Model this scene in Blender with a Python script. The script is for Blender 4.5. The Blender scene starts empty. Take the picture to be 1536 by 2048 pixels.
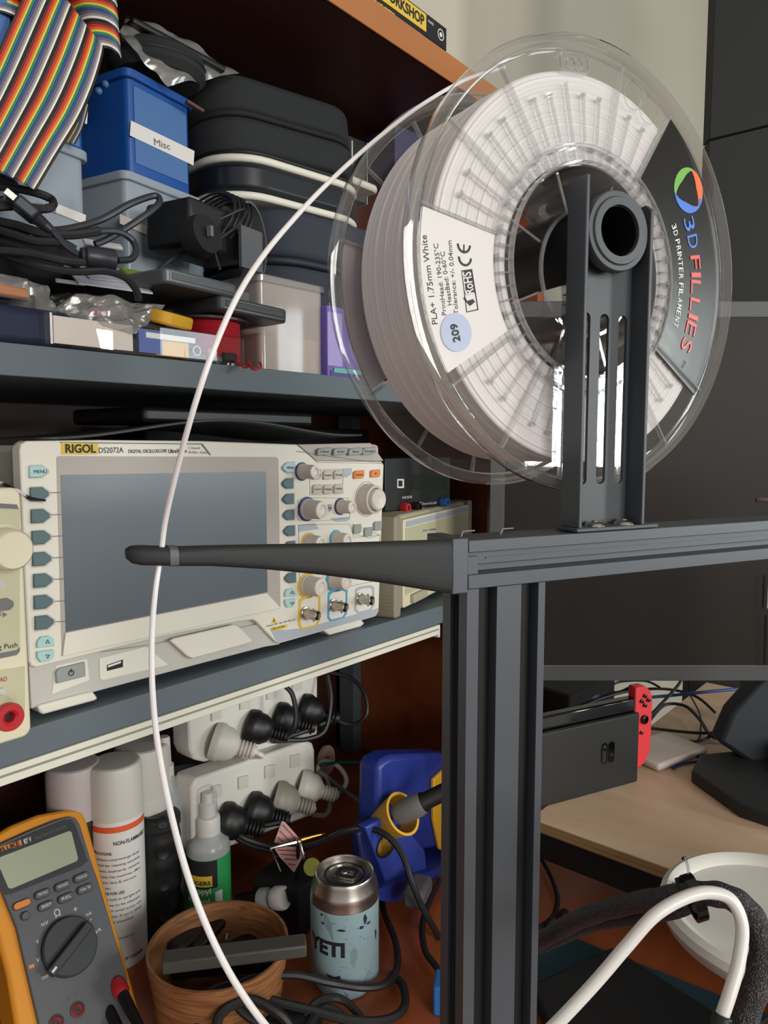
import bpy, bmesh, math, random
from mathutils import Matrix, Vector
random.seed(7)
R = math.radians
scene = bpy.context.scene
col = scene.collection

# ---------------------------------------------------------------- camera, world, lights, exposure
CAM = Vector((0, 0, 1.27)); HEAD = R(38.9); PITCH = R(5.3); FPX = 1500.0
cd = bpy.data.cameras.new('camera'); cam = bpy.data.objects.new('camera', cd); col.objects.link(cam)
cam.location = CAM; cam.rotation_euler = (R(90) - PITCH, 0, HEAD - R(90))
cd.sensor_fit = 'HORIZONTAL'; cd.sensor_width = 36; cd.lens = 36 * FPX / 1536
cd.clip_start = 0.01; cd.clip_end = 50
scene.camera = cam
wd = bpy.data.worlds.new('room_air'); scene.world = wd; wd.use_nodes = True
wd.node_tree.nodes['Background'].inputs[0].default_value = (0.95, 0.95, 0.97, 1)
wd.node_tree.nodes['Background'].inputs[1].default_value = 0.44
def area(name, loc, target, sx, sy, power, color):
    l = bpy.data.lights.new(name, 'AREA'); l.shape = 'RECTANGLE'; l.size = sx; l.size_y = sy
    l.energy = power; l.color = color
    o = bpy.data.objects.new(name, l); col.objects.link(o); o.location = loc
    o.rotation_euler = (Vector(target) - Vector(loc)).to_track_quat('-Z', 'Y').to_euler()
    return o
area('window_daylight', (1.49, -2.32, 1.46), (1.3, 0.4, 1.3), .36, .62, 26, (0.93, 1.0, 0.96))
area('added_soft_fill', (-.35, -2.32, 1.62), (.3, 0.4, 1.15), 1.2, 1.1, 50, (1.0, 0.97, 0.93))  # added soft fill light, an unseen source
area('added_screen_sheen_light', (2.7, -2.32, 1.5), (1.0, 0.5, 1.2), .9, 1.0, 20, (0.82, 0.92, 1.0))  # added light for the sheen on the oscilloscope screen, an unseen source
scene.view_settings.view_transform = 'Standard'; scene.view_settings.look = 'None'
scene.view_settings.gamma = 1; scene.view_settings.use_curve_mapping = False
scene.view_settings.exposure = 0.17

# ---------------------------------------------------------------- measuring: lines of sight met with real planes
FH = Vector((math.cos(HEAD), math.sin(HEAD), 0)); RT = Vector((math.sin(HEAD), -math.cos(HEAD), 0)); UZ = Vector((0, 0, 1))
FW = FH * math.cos(PITCH) - UZ * math.sin(PITCH); UP = FH * math.sin(PITCH) + UZ * math.cos(PITCH)
def ray(x, y): return FW + RT * ((x - 768) / FPX) - UP * ((y - 1024) / FPX)
def at(x, y, d): return CAM + ray(x, y) * d
def onY(x, y, v): r = ray(x, y); return CAM + r * ((v - CAM.y) / r.y)
def onX(x, y, v): r = ray(x, y); return CAM + r * ((v - CAM.x) / r.x)
def onZ(x, y, v): r = ray(x, y); return CAM + r * ((v - CAM.z) / r.z)
def face(origin, heading=0.0, lean=0.0):
    """frame of an upright face: x along it, y up it, z out of it towards the room"""
    h = R(heading); X = Vector((math.cos(h), math.sin(h), 0)); back = Vector((-math.sin(h), math.cos(h), 0))
    l = R(lean); Y = UZ * math.cos(l) + back * math.sin(l); Zz = X.cross(Y)
    m = Matrix((X, Y, Zz)).transposed().to_4x4(); m.translation = Vector(origin); return m
def flat(origin, heading=0.0):
    m = Matrix.Rotation(R(heading), 4, 'Z'); m.translation = Vector(origin); return m
def fp(M, x, y, off=0.0):
    n = M.to_3x3().col[2]; o = M.translation + n * off; r = ray(x, y)
    q = CAM + r * ((o - CAM).dot(n) / r.dot(n)); l = M.inverted() @ q
    return Vector((l.x, l.y))

# ---------------------------------------------------------------- materials
def lin(h):
    h = h.lstrip('#'); c = [int(h[i:i+2], 16) / 255 for i in (0, 2, 4)]
    return tuple((v / 12.92 if v <= .04045 else ((v + .055) / 1.055) ** 2.4) for v in c) + (1,)
MATS = {}
def mat(name, c, rough=.5, metal=0, bump=0, bscale=300, var=0, trans=0, spec=.5, coat=0, sss=0):
    m = bpy.data.materials.new(name); m.use_nodes = True; nt = m.node_tree; b = nt.nodes['Principled BSDF']
    c = lin(c) if isinstance(c, str) else c
    b.inputs['Base Color'].default_value = c; b.inputs['Roughness'].default_value = rough
    b.inputs['Metallic'].default_value = metal; b.inputs['Specular IOR Level'].default_value = spec
    b.inputs['Coat Weight'].default_value = coat
    if trans: b.inputs['Transmission Weight'].default_value = trans
    if bump or var:
        tc = nt.nodes.new('ShaderNodeTexCoord'); n = nt.nodes.new('ShaderNodeTexNoise')
        n.inputs['Scale'].default_value = bscale; n.inputs['Detail'].default_value = 3
        nt.links.new(tc.outputs['Object'], n.inputs['Vector'])
        if bump:
            bp = nt.nodes.new('ShaderNodeBump'); bp.inputs['Strength'].default_value = bump; bp.inputs['Distance'].default_value = .001
            nt.links.new(n.outputs['Fac'], bp.inputs['Height']); nt.links.new(bp.outputs['Normal'], b.inputs['Normal'])
        if var:
            mx = nt.nodes.new('ShaderNodeMixRGB'); mx.blend_type = 'MIX'
            mx.inputs[1].default_value = tuple(v * (1 - var) for v in c[:3]) + (1,); mx.inputs[2].default_value = tuple(min(1, v * (1 + var)) for v in c[:3]) + (1,)
            nt.links.new(n.outputs['Fac'], mx.inputs[0]); nt.links.new(mx.outputs[0], b.inputs['Base Color'])
    MATS[name] = m; return m
def wood(name, c1, c2, scale=(2, 30, 30), dist=3, rough=.45, detail=3):
    m = mat(name, c1, rough); nt = m.node_tree; b = nt.nodes['Principled BSDF']
    tc = nt.nodes.new('ShaderNodeTexCoord'); mp = nt.nodes.new('ShaderNodeMapping'); mp.inputs['Scale'].default_value = scale
    n = nt.nodes.new('ShaderNodeTexNoise'); n.inputs['Scale'].default_value = 1; n.inputs['Detail'].default_value = detail; n.inputs['Distortion'].default_value = dist
    cr = nt.nodes.new('ShaderNodeValToRGB'); cr.color_ramp.elements[0].color = lin(c1); cr.color_ramp.elements[1].color = lin(c2)
    cr.color_ramp.elements[0].position = .3; cr.color_ramp.elements[1].position = .7
    nt.links.new(tc.outputs['Object'], mp.inputs[0]); nt.links.new(mp.outputs[0], n.inputs['Vector'])
    nt.links.new(n.outputs['Fac'], cr.inputs[0]); nt.links.new(cr.outputs[0], b.inputs['Base Color'])
    return m
def clear(name, tint=(.97, .97, .97), ior=1.5, rough=.03, haze=0.0, hcol=(.9, .9, .9), gain=1.0):
    """clear moulded plastic: see-through, with a gloss that grows at grazing angles"""
    m = bpy.data.materials.new(name); m.use_nodes = True; nt = m.node_tree; nt.nodes.clear()
    out = nt.nodes.new('ShaderNodeOutputMaterial'); t = nt.nodes.new('ShaderNodeBsdfTransparent'); t.inputs[0].default_value = tint + (1,)
    ge = nt.nodes.new('ShaderNodeNewGeometry'); io = nt.nodes.new('ShaderNodeMath'); io.operation = 'MULTIPLY_ADD'
    io.inputs[1].default_value = 1/ior - ior; io.inputs[2].default_value = ior; nt.links.new(ge.outputs['Backfacing'], io.inputs[0])
    g = nt.nodes.new('ShaderNodeBsdfGlossy'); g.inputs['Roughness'].default_value = rough
    fr = nt.nodes.new('ShaderNodeFresnel'); nt.links.new(io.outputs[0], fr.inputs[0])
    mu = nt.nodes.new('ShaderNodeMath'); mu.operation = 'MULTIPLY'; mu.use_clamp = True; mu.inputs[1].default_value = gain
    nt.links.new(fr.outputs[0], mu.inputs[0])
    mx = nt.nodes.new('ShaderNodeMixShader'); nt.links.new(mu.outputs[0], mx.inputs[0])
    base = t
    if haze:
        d = nt.nodes.new('ShaderNodeBsdfDiffuse'); d.inputs[0].default_value = hcol + (1,)
        m2 = nt.nodes.new('ShaderNodeMixShader'); m2.inputs[0].default_value = haze
        nt.links.new(t.outputs[0], m2.inputs[1]); nt.links.new(d.outputs[0], m2.inputs[2]); base = m2
    nt.links.new(base.outputs[0], mx.inputs[1]); nt.links.new(g.outputs[0], mx.inputs[2]); nt.links.new(mx.outputs[0], out.inputs[0])
    MATS[name] = m; return m

wallp = mat('wall_paint', '#cdc6b6', .8, bump=.05, bscale=80)
floorm = mat('floor_boards', '#6e5a47', .5, var=.2, bscale=8)
ceilm = mat('ceiling_paint', '#d8d6d0', .9)
cherry = wood('cherry_wood', '#8a4426', '#a0552f', (1.2, 14, 14), 1.5, .38)
cherry_edge = wood('cherry_edge', '#a2663a', '#b17445', (1.2, 14, 14), 1.5, .4)
dark_shaded_wood = wood('cherry_dark_shaded', '#33150e', '#3e1c13', (1.2, 14, 14), 1.5, .5)  # dark back wood, and the top shelf's underside with shade in its colour
maple = wood('maple_ply', '#cfae90', '#e0c4a8', (9, 2, 9), 2.5, .45)
plyedge = wood('ply_edge', '#6b4a2c', '#b08d60', (3, 3, 260), .4, .6)
slate = mat('slate_board', '#59646b', .55, bump=.06, bscale=900)
slate_top = mat('slate_board_top', '#3b3a38', .6, bump=.1, bscale=900)
alu = mat('cream_trim', '#d8d6c8', .4)
trimgap = mat('trim_gap', '#8b877a', .5)
black = mat('black_plastic', '#141415', .45)
blackg = mat('black_gloss', '#08090b', .12)
blackm = mat('black_matt', '#101012', .8, bump=.2, bscale=1500)
blackx = mat('black_anodised', '#51555b', .42, metal=.3, bump=.04, bscale=2500)
blackslot = mat('slot_black', '#0b0b0c', .6)
steelblk = mat('powder_black', '#44484d', .45, bump=.08, bscale=3000)
rubber = mat('cable_black', '#1b1b1e', .5)
navyrub = mat('cable_navy', '#23262f', .42)
fabric = mat('case_fabric', '#1d1f22', .85, bump=.3, bscale=1800)
navyfab = mat('case_navy', '#2a2f3b', .8, bump=.3, bscale=1800)
white = mat('white_plastic', '#d6d3cb', .4)
whiteb = mat('white_bright', '#d8d5d0', .38)
pla = mat('white_filament', '#e0dbda', .42, sss=.1)
paper = mat('white_paper', '#d3cecb', .6)
scopem = mat('bezel_white', '#dad6c9', .45)
scopeg = mat('bezel_taupe', '#a9a199', .5)
scoped = mat('body_grey', '#b9b6ae', .5)
softbtn = mat('button_grey', '#8f9490', .5)
keyblue = mat('key_teal', '#4f666b', .45)
keylt = mat('key_pale_blue', '#a5c8ca', .45)
keyor = mat('key_orange', '#d4803c', .45)
inkb = mat('ink_black', '#1c1c1e', .6)
inkg = mat('ink_grey', '#6a6a6a', .6)
inkw = mat('ink_white', '#d8d8d4', .6)
inkr = mat('ink_red', '#b42a2c', .6)
inkblue = mat('ink_blue', '#2b55b0', .5)
navyring = mat('ring_navy', '#28306e', .5)
yellowp = mat('yellow_paint', '#d6b53c', .5)
cyanp = mat('cyan_paint', '#3fa0c8', .5)
lav = mat('tag_lavender', '#a7adb6', .5)
lcd = mat('lcd_dark', '#3c4852', .34, spec=1.0)
lcdg = mat('lcd_green', '#a7ab93', .3)
metal = mat('nickel', '#b9b2a8', .25, metal=1)
steel = mat('brushed_steel', '#c4c0ba', .3, metal=1)
gold = mat('brass', '#b08d4a', .35, metal=1)
cream = mat('cream_case', '#d6cfb4', .45)
creamp = mat('cream_panel', '#b8b595', .5)
beige = mat('beige_case', '#aaa38e', .55)
bluebox = mat('blue_translucent', '#1a4c93', .35, coat=.2)
bluelab = mat('blue_inner', '#44699c', .5)
greybox = clear('grey_translucent', (.75, .8, .85), 1.4, .2, .62, (.42, .48, .54))
clearbox = clear('clear_bin', (.95, .93, .9), 1.45, .08, .35, (.78, .70, .66))
clearp = clear('clear_plastic', (.985, .985, .985), 1.5, .02, .012, (.9, .9, .9), 1.3)
clearrim = clear('clear_rim', (.95, .95, .94), 1.55, .03, .045, (.85, .84, .82), 2.6)
clearrib = clear('clear_rib', (.93, .93, .93), 1.55, .06, .14, (.8, .79, .79), 2.4)
bagm = clear('bag_film', (.86, .85, .84), 1.5, .14, .24, (.62, .6, .58), 2.0)
smoke = clear('dark_film', (.35, .33, .33), 1.5, .12, .1, (.2, .2, .2), 1.6)
orange = mat('holster_orange', '#d58a1e', .55, bump=.08, bscale=900)
metergrey = mat('meter_grey', '#55565a', .55, bump=.1, bscale=1500)
meterdark = mat('meter_dark', '#333437', .5)
redp = mat('red_plastic', '#b3232a', .4)
redwire = mat('red_wire', '#b01a28', .45)
joyred = mat('neon_red', '#e83a40', .5)
yel = mat('yellow_plastic', '#dba528', .45)
ironblue = mat('station_blue', '#223282', .4)
purple = mat('purple_box', '#6a57ae', .5)
teal = mat('cutting_mat', '#1f3f4a', .7, bump=.1)
canblue = mat('can_blue', '#8fa9b0', .45)
green = mat('green_label', '#2f9a55', .5)
greenw = mat('green_wire', '#0f5a4c', .5)
rust = mat('label_orange', '#dd5a30', .5)
screenm = mat('monitor_glass', '#24211e', .42, spec=.12)
bezelm = mat('monitor_bezel', '#3c3e40', .5)
panelm = mat('black_panel', '#151517', .75)
stickm = mat('sticker_black', '#1d1d1e', .22, metal=0, bump=.05, bscale=120)
frosted = clear('frosted_bottle', (.85, .86, .86), 1.4, .2, .6, (.6, .62, .62))
cork = wood('turned_wood', '#6d4226', '#a87448', (10, 10, 90), 4, .5)
sparkle = mat('brass_wool', '#8a6a2c', .3, metal=1, bump=1, bscale=900)

# ---------------------------------------------------------------- mesh builder
class MB:
    def __init__(s): s.v = []; s.f = []; s.mi = []; s.k = 0
    def add(s, vs, fs, M=None):
        b = len(s.v); s.v += [(M @ Vector(p)) if M else Vector(p) for p in vs]
        s.f += [tuple(b + i for i in f) for f in fs]; s.mi += [s.k] * len(fs); return s
    def box(s, x0, x1, y0, y1, z0, z1, M=None):
        vs = [(x, y, z) for x in (x0, x1) for y in (y0, y1) for z in (z0, z1)]
        return s.add(vs, [(0,1,3,2),(4,6,7,5),(0,4,5,1),(2,3,7,6),(0,2,6,4),(1,5,7,3)], M)
    def prism(s, pts, z0, z1, M=None):
        n = len(pts); vs = [(p[0], p[1], z0) for p in pts] + [(p[0], p[1], z1) for p in pts]
        fs = [tuple(range(n - 1, -1, -1)), tuple(range(n, 2 * n))] + [(i, (i+1) % n, n + (i+1) % n, n + i) for i in range(n)]
        return s.add(vs, fs, M)
    def ring(s, outer, inner, z0, z1, M=None):
        n = len(outer); vs = []
        for z in (z0, z1):
            vs += [(p[0], p[1], z) for p in outer] + [(p[0], p[1], z) for p in inner]
        fs = []
        for i in range(n):
            j = (i + 1) % n
            fs += [(i, i + n, j + n, j), (2*n + i, 2*n + j, 3*n + j, 3*n + i), (i, j, 2*n + j, 2*n + i), (n + i, 3*n + i, 3*n + j, n + j)]
        return s.add(vs, fs, M)
    def lathe(s, prof, n=32, M=None, sx=1, sy=1, a0=0, a1=2*math.pi):
        full = abs(a1 - a0 - 2*math.pi) < 1e-6; m = n if full else n + 1; k = len(prof); vs = []; fs = []
        for i in range(m):
            a = a0 + (a1 - a0) * i / n; c, d = math.cos(a), math.sin(a)
            vs += [(r * c * sx, r * d * sy, z) for r, z in prof]
        for i in range(n):
            j = (i + 1) % m if full else i + 1
            for q in range(k - 1):
                a, b, c2, d2 = i*k+q, j*k+q, j*k+q+1, i*k+q+1
                if prof[q][0] < 1e-7: fs.append((a, c2, d2))
                elif prof[q+1][0] < 1e-7: fs.append((a, b, d2))
                else: fs.append((a, b, c2, d2))
        return s.add(vs, fs, M)
    def cyl(s, r, z0, z1, n=24, M=None, r2=None):
        r2 = r if r2 is None else r2
        return s.lathe([(0, z0), (r, z0), (r2, z1), (0, z1)], n, M)
    def tube(s, pts, r, n=8, M=None, closed=False):
        P = [Vector(p) for p in pts]; m = len(P); rr = r if isinstance(r, (list, tuple)) else [r] * m
        T = []
        for i in range(m):
            a = P[(i-1) % m] if closed or i else P[0]; b = P[(i+1) % m] if closed or i < m-1 else P[-1]
            T.append((b - a).normalized() if (b - a).length > 1e-9 else Vector((0,0,1)))
        up = Vector((0, 0, 1)) if abs(T[0].z) < .9 else Vector((1, 0, 0))
        N = (up - T[0] * up.dot(T[0])).normalized(); vs = []
        for i in range(m):
            N = (N - T[i] * N.dot(T[i])).normalized(); B = T[i].cross(N)
            vs += [P[i] + (N * math.cos(2*math.pi*j/n) + B * math.sin(2*math.pi*j/n)) * rr[i] for j in range(n)]
        fs = []
        for i in range(m if closed else m - 1):
            k2 = (i + 1) % m
            for j in range(n): fs.append((i*n+j, i*n+(j+1) % n, k2*n+(j+1) % n, k2*n+j))
        if not closed: fs += [tuple(range(n-1, -1, -1)), tuple((m-1)*n + j for j in range(n))]
        return s.add(vs, fs, M)
    def ball(s, r, M=None, n=16, sx=1, sy=1, sz=1):
        k = n // 2
        return s.lathe([(r*math.sin(math.pi*i/k), -r*sz*math.cos(math.pi*i/k)) for i in range(k+1)], n, M, sx, sy)
    def grid(s, fn, nu, nv, M=None):
        vs = [fn(i/nu, j/nv) for i in range(nu+1) for j in range(nv+1)]
        return s.add(vs, [(i*(nv+1)+j, (i+1)*(nv+1)+j, (i+1)*(nv+1)+j+1, i*(nv+1)+j+1) for i in range(nu) for j in range(nv)], M)
    def build(s, name, m, parent=None, bevel=0, ang=35, solid=0, seg=2):
        me = bpy.data.meshes.new(name); me.from_pydata([tuple(p) for p in s.v], [], s.f)
        for q in (m if isinstance(m, (list, tuple)) else [m]): me.materials.append(q)
        if isinstance(m, (list, tuple)): me.polygons.foreach_set('material_index', s.mi)
        bm = bmesh.new(); bm.from_mesh(me); bmesh.ops.recalc_face_normals(bm, faces=bm.faces); bm.to_mesh(me); bm.free()
        me.polygons.foreach_set('use_smooth', [True] * len(me.polygons)); me.set_sharp_from_angle(angle=R(ang))
        o = bpy.data.objects.new(name, me); col.objects.link(o)
        if parent: o.parent = parent
        if solid: q = o.modifiers.new('thickness', 'SOLIDIFY'); q.thickness = solid; q.offset = 0
        if bevel:
            q = o.modifiers.new('bevel', 'BEVEL'); q.width = bevel; q.segments = seg; q.limit_method = 'ANGLE'; q.angle_limit = R(40)
        return o
def tag(o, label=None, cat=None, group=None, kind=None):
    if label: o['label'] = label
    if cat: o['category'] = cat
    if group: o['group'] = group
    if kind: o['kind'] = kind
    return o
def thing(name, label, cat, M=None, group=None):
    o = bpy.data.objects.new(name, None); col.objects.link(o); o.empty_display_size = .01
    if M is not None: o.matrix_world = M
    return tag(o, label, cat, group)
def dup(root, M, label=None):
    r = root.copy(); col.objects.link(r); r.matrix_world = M
    if label: r['label'] = label
    for ch in list(root.children):
        c = ch.copy(); col.objects.link(c); c.parent = r
        for g in ch.children:
            d = g.copy(); col.objects.link(d); d.parent = c
    return r
def T(x, y, z): return Matrix.Translation((x, y, z))
def RX(a): return Matrix.Rotation(R(a), 4, 'X')
def RY(a): return Matrix.Rotation(R(a), 4, 'Y')
def RZ(a): return Matrix.Rotation(R(a), 4, 'Z')
def align(p, q):
    """matrix whose z runs from p to q"""
    p = Vector(p); d = (Vector(q) - p)
    m = d.to_track_quat('Z', 'Y').to_matrix().to_4x4(); m.translation = p; return m
def spline(P, n=8, closed=False):
    P = [Vector(p) for p in P]; out = []; m = len(P)
    for i in range(m if closed else m - 1):
        if closed: a, b, c, d = P[i-1], P[i], P[(i+1) % m], P[(i+2) % m]
        else: a, b, c, d = P[max(i-1, 0)], P[i], P[i+1], P[min(i+2, m-1)]
        for k in range(n):
            t = k / n
            out.append(.5 * ((2*b) + (c - a)*t + (2*a - 5*b + 4*c - d)*t*t + (3*b - a - 3*c + d)*t**3))
    if not closed: out.append(P[-1])
    return out
def rrect(x0, x1, y0, y1, r, n=4):
    pts = []
    for cx, cy, a in ((x1-r, y1-r, 0), (x0+r, y1-r, 90), (x0+r, y0+r, 180), (x1-r, y0+r, 270)):
        pts += [(cx + r*math.cos(R(a + 90*i/n)), cy + r*math.sin(R(a + 90*i/n))) for i in range(n+1)]
    return pts
def arc(r, a0, a1, n=20): return [(r*math.cos(R(a0+(a1-a0)*i/n)), r*math.sin(R(a0+(a1-a0)*i/n))) for i in range(n+1)]
def pp(M, pts, off=0.0): return [tuple(fp(M, x, y, off)) for x, y in pts]
_tx = {}
def textmesh(s, bold=0.0):
    if (s, bold) in _tx: return _tx[(s, bold)].copy()
    c = bpy.data.curves.new('lettering', 'FONT'); c.body = s; c.size = 1; c.offset = bold; c.resolution_u = 3; c.extrude = .01
    o = bpy.data.objects.new('t', c); col.objects.link(o)
    me = bpy.data.meshes.new_from_object(o); bpy.data.objects.remove(o); _tx[(s, bold)] = me
    return me.copy()
def letters(s, M, w, m, parent, h=None, name='lettering', bold=0.0, group=None):
    """text whose baseline starts at M's origin and runs w metres along M's x"""
    me = textmesh(s, bold); xs = [v.co.x for v in me.vertices]
    if not xs: return
    x0, x1 = min(xs), max(xs); k = w / max(x1 - x0, 1e-6); ky = (h / .72) if h else k
    me.transform(M @ Matrix.Diagonal((k, ky, min(k, .02), 1)) @ Matrix.Translation((-x0, 0, 0)))
    me.materials.clear(); me.materials.append(m)
    o = bpy.data.objects.new(name, me); col.objects.link(o); o.parent = parent; return o
def ptext(F, s, A, B, m, parent, off=.0003, h=None, name='lettering', bold=0.0):
    a = fp(F, A[0], A[1], off); b = fp(F, B[0], B[1], off); d = b - a
    M = T(a.x, a.y, off) @ Matrix.Rotation(math.atan2(d.y, d.x), 4, 'Z')
    return letters(s, M, d.length, m, parent, h, name, bold)
def plate(F, pts, z0, z1, name, m, parent, bevel=0, off=None):
    off = z1 if off is None else off
    return MB().prism(pp(F, pts, off), z0, z1).build(name, m, parent, bevel)
def cable(name, label, pts, r, m, cat='cable', n=8, seg=8, group=None):
    o = MB().tube(spline(pts, seg), r, n).build(name, m); return tag(o, label, cat, group)

# ================================================================ setting
def st(name, mb, m, bevel=0): return tag(mb.build(name, m, bevel=bevel), kind='structure')
st('floor', MB().box(-1.6, 4.7, -2.3, .95, -.05, 0), floorm)
st('wall_back', MB().box(-1.6, 4.7, .87, .95, 0, 3.2), wallp)
st('wall_right', MB().box(4.6, 4.7, -2.3, .87, 0, 3.2), wallp)
wf = MB(); wf.box(-1.6, -.95, -2.4, -2.3, 0, 3.2); wf.box(.25, 1.31, -2.4, -2.3, 0, 3.2); wf.box(1.67, 2.25, -2.4, -2.3, 0, 3.2); wf.box(3.15, 4.6, -2.4, -2.3, 0, 3.2)
for xa, xb, za, zb in ((-.95, .25, 1.07, 2.17), (1.31, 1.67, 1.15, 1.77), (2.25, 3.15, 1.0, 2.0)): wf.box(xa, xb, -2.4, -2.3, 0, za); wf.box(xa, xb, -2.4, -2.3, zb, 3.2)  # first and last openings are added for the two extra lights
st('wall_front', wf, wallp)
wn = MB()
for x0, x1 in ((1.31, 1.335), (1.645, 1.67)): wn.box(x0, x1, -2.318, -2.302, 1.15, 1.77)
wn.box(1.335, 1.645, -2.318, -2.302, 1.15, 1.175); wn.box(1.335, 1.645, -2.318, -2.302, 1.745, 1.77)
st('window_1', wn, white)
wn = MB()
for x0, x1 in ((-.95, -.91), (-.37, -.33), (.21, .25)): wn.box(x0, x1, -2.318, -2.302, 1.07, 2.17)
for xa, xb in ((-.91, -.37), (-.33, .21)): wn.box(xa, xb, -2.318, -2.302, 1.07, 1.11); wn.box(xa, xb, -2.318, -2.302, 2.13, 2.17)
st('added_window_2', wn, white)  # added frame around the soft fill light
wn = MB()
for x0, x1 in ((2.25, 2.29), (2.68, 2.72), (3.11, 3.15)): wn.box(x0, x1, -2.318, -2.302, 1.0, 2.0)
for xa, xb in ((2.29, 2.68), (2.72, 3.11)): wn.box(xa, xb, -2.318, -2.302, 1.0, 1.04); wn.box(xa, xb, -2.318, -2.302, 1.96, 2.0)
st('added_window_3', wn, white)  # added frame around the screen sheen light
st('ceiling', MB().box(-1.6, 4.7, -2.4, .95, 3.2, 3.25), ceilm)

# ================================================================ hutch, desks, shelves
t = thing('desk_hutch', 'cherry wood desk hutch with thick top shelf behind the printer', 'hutch', flat((0, 0, 0)))
MB().box(-.30, .95, .485, .855, 1.6645, 1.690).build('top_shelf', cherry, t, .001)
MB().box(-.30, .93, .487, .845, 1.6632, 1.6644).build('underside_shade', dark_shaded_wood, t)  # thin dark sheet: shade under the shelf put into its colour
MB().box(-.30, .95, .4835, .4852, 1.6630, 1.6905).build('edge_band', cherry_edge, t)
MB().box(.932, .95, .486, .845, .752, 1.663).build('side_panel', cherry, t, .001)
MB().box(-.30, -.282, .486, .845, .752, 1.663).build('side_panel', cherry, t, .001)
MB().box(-.30, .95, .845, .855, .752, 1.663).build('back_panel', dark_shaded_wood, t)
t = thing('desk', 'long reddish brown desk under the hutch and printer', 'desk', flat((0, 0, 0)))
MB().box(-.45, 1.25, -.18, .86, .725, .75).build('desk_top', cherry, t, .001)
for x in (-.42, 1.2):
    for y in (-.15, .68): MB().box(x, x+.04, y, y+.04, 0, .725).build('leg', black, t)
def shelf(nm, label, z1, strip):
    t = thing(nm, label, 'shelf', flat((0, 0, 0)))
    MB().box(-.28, .931, .485, .80, z1 - .0205, z1).build('board', [slate], t, .0006)
    if strip:
        MB().box(-.28, .7, .4840, .506, z1-.0325, z1-.0212).build('cream_rail', alu, t, .0006)
        MB().box(-.28, .7, .4836, .486, z1-.0268, z1-.0252).build('rail_groove', trimgap, t)
        MB().box(.7, .7035, .484, .506, z1-.036, z1-.0212).build('end_cap', alu, t, .0006)
    for x in (-.27, .91): MB().box(x, x+.02, .80, .83, .752 if strip else 1.083, z1-.021).build('post', slate, t)
shelf('lower_shelf', 'slate grey shelf board with cream rail, carrying the oscilloscope', 1.0815, True)
shelf('upper_shelf', 'slate grey shelf board without rail, carrying boxes and cases', 1.3325, False)

t = thing('side_desk', 'light maple plywood desk top on black frame under the monitor', 'desk', flat((0, 0, 0)))
e0 = onZ(1060, 1638, .855); e1 = onZ(1336, 1738, .855); e2 = onZ(1800, 1905, .855)
dv = (e2 - e0); L = dv.length; ang = math.degrees(math.atan2(dv.y, dv.x)); SD = flat((e0.x, e0.y, 0), ang + 180)
# in this frame x runs from the camera side back along the edge; depth is to +y or -y, whichever points away
Fd = flat((e0.x, e0.y, 0), ang)
sgn = 1 if (Fd.to_3x3() @ Vector((0, 1, 0))).dot(FH) > 0 else -1
def sd(x0, x1, y0, y1, z0, z1, nm, m, bev=0):
    ys = sorted((sgn*y0, sgn*y1)); mb = MB().box(x0, x1, ys[0], ys[1], z0, z1, Fd); return mb.build(nm, m, t, bev)
sd(0, 1.0, 0.001, .62, .843, .855, 'desk_top', maple, .0006); sd(0, 1.0, 0, .0012, .8435, .8547, 'ply_edge', plyedge)
sd(.004, .99, .004, .03, .812, .843, 'front_rail', black); sd(.004, .03, .03, .6, .812, .843, 'side_rail', black); sd(.96, .99, .03, .6, .812, .843, 'side_rail', black)
for lx in (.03, .93): sd(lx, lx+.03, .5, .53, .751 if lx < .5 else 0, .812, 'leg', black)
print('side desk', e0, e1, e2, ang, sgn)
# ================================================================ printer frame
c0 = at(937, 1081.5, .303)
PM = face(c0, -25); FMi = PM.inverted()
pt = thing('printer_frame', 'black aluminium 3D printer gantry standing in front of everything', 'printer', PM)
def extr(mb, x0, x1, y0, y1, z0, z1, axis, slots):
    pass
# beam: 20 x 20 profile along x, slot faces the room; y -.020..0, z -.020..0
def profile_h(L, y1=0.0, z1=0.0, x0=0.0):
    mb = MB(); s = .02
    pts = [(0, 0), (.0050, 0), (.0050, -.0040), (.0108, -.0040), (.0108, -.0085), (.0142, -.0085), (.0142, 0), (.02, 0), (.02, -.02), (.0138, -.02), (.0138, -.0182), (.0062, -.0182), (.0062, -.02), (0, -.02)]
    # pts: (y down from the top, z back) -> prism along x
    M = Matrix(((0, 0, 1, x0), (-1, 0, 0, y1), (0, 1, 0, z1), (0, 0, 0, 1)))
    return mb.prism(pts, 0, L, M)
profile_h(.52, 0, 0, .0002).build('top_beam', blackx, pt, .0003)
MB().box(.011, .50, -.0085, -.0079, -.0040, -.0035).build('slot_rib', blackx, pt)
# end cap block at the corner and corner plate
MB().box(-.0076, .0, -.0215, .0012, -.021, .0002).build('end_cap', blackx, pt, .0006)
MB().box(.0, .006, -.0155, -.007, -.012, -.002).build('cap_tongue', blackx, pt)
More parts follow.
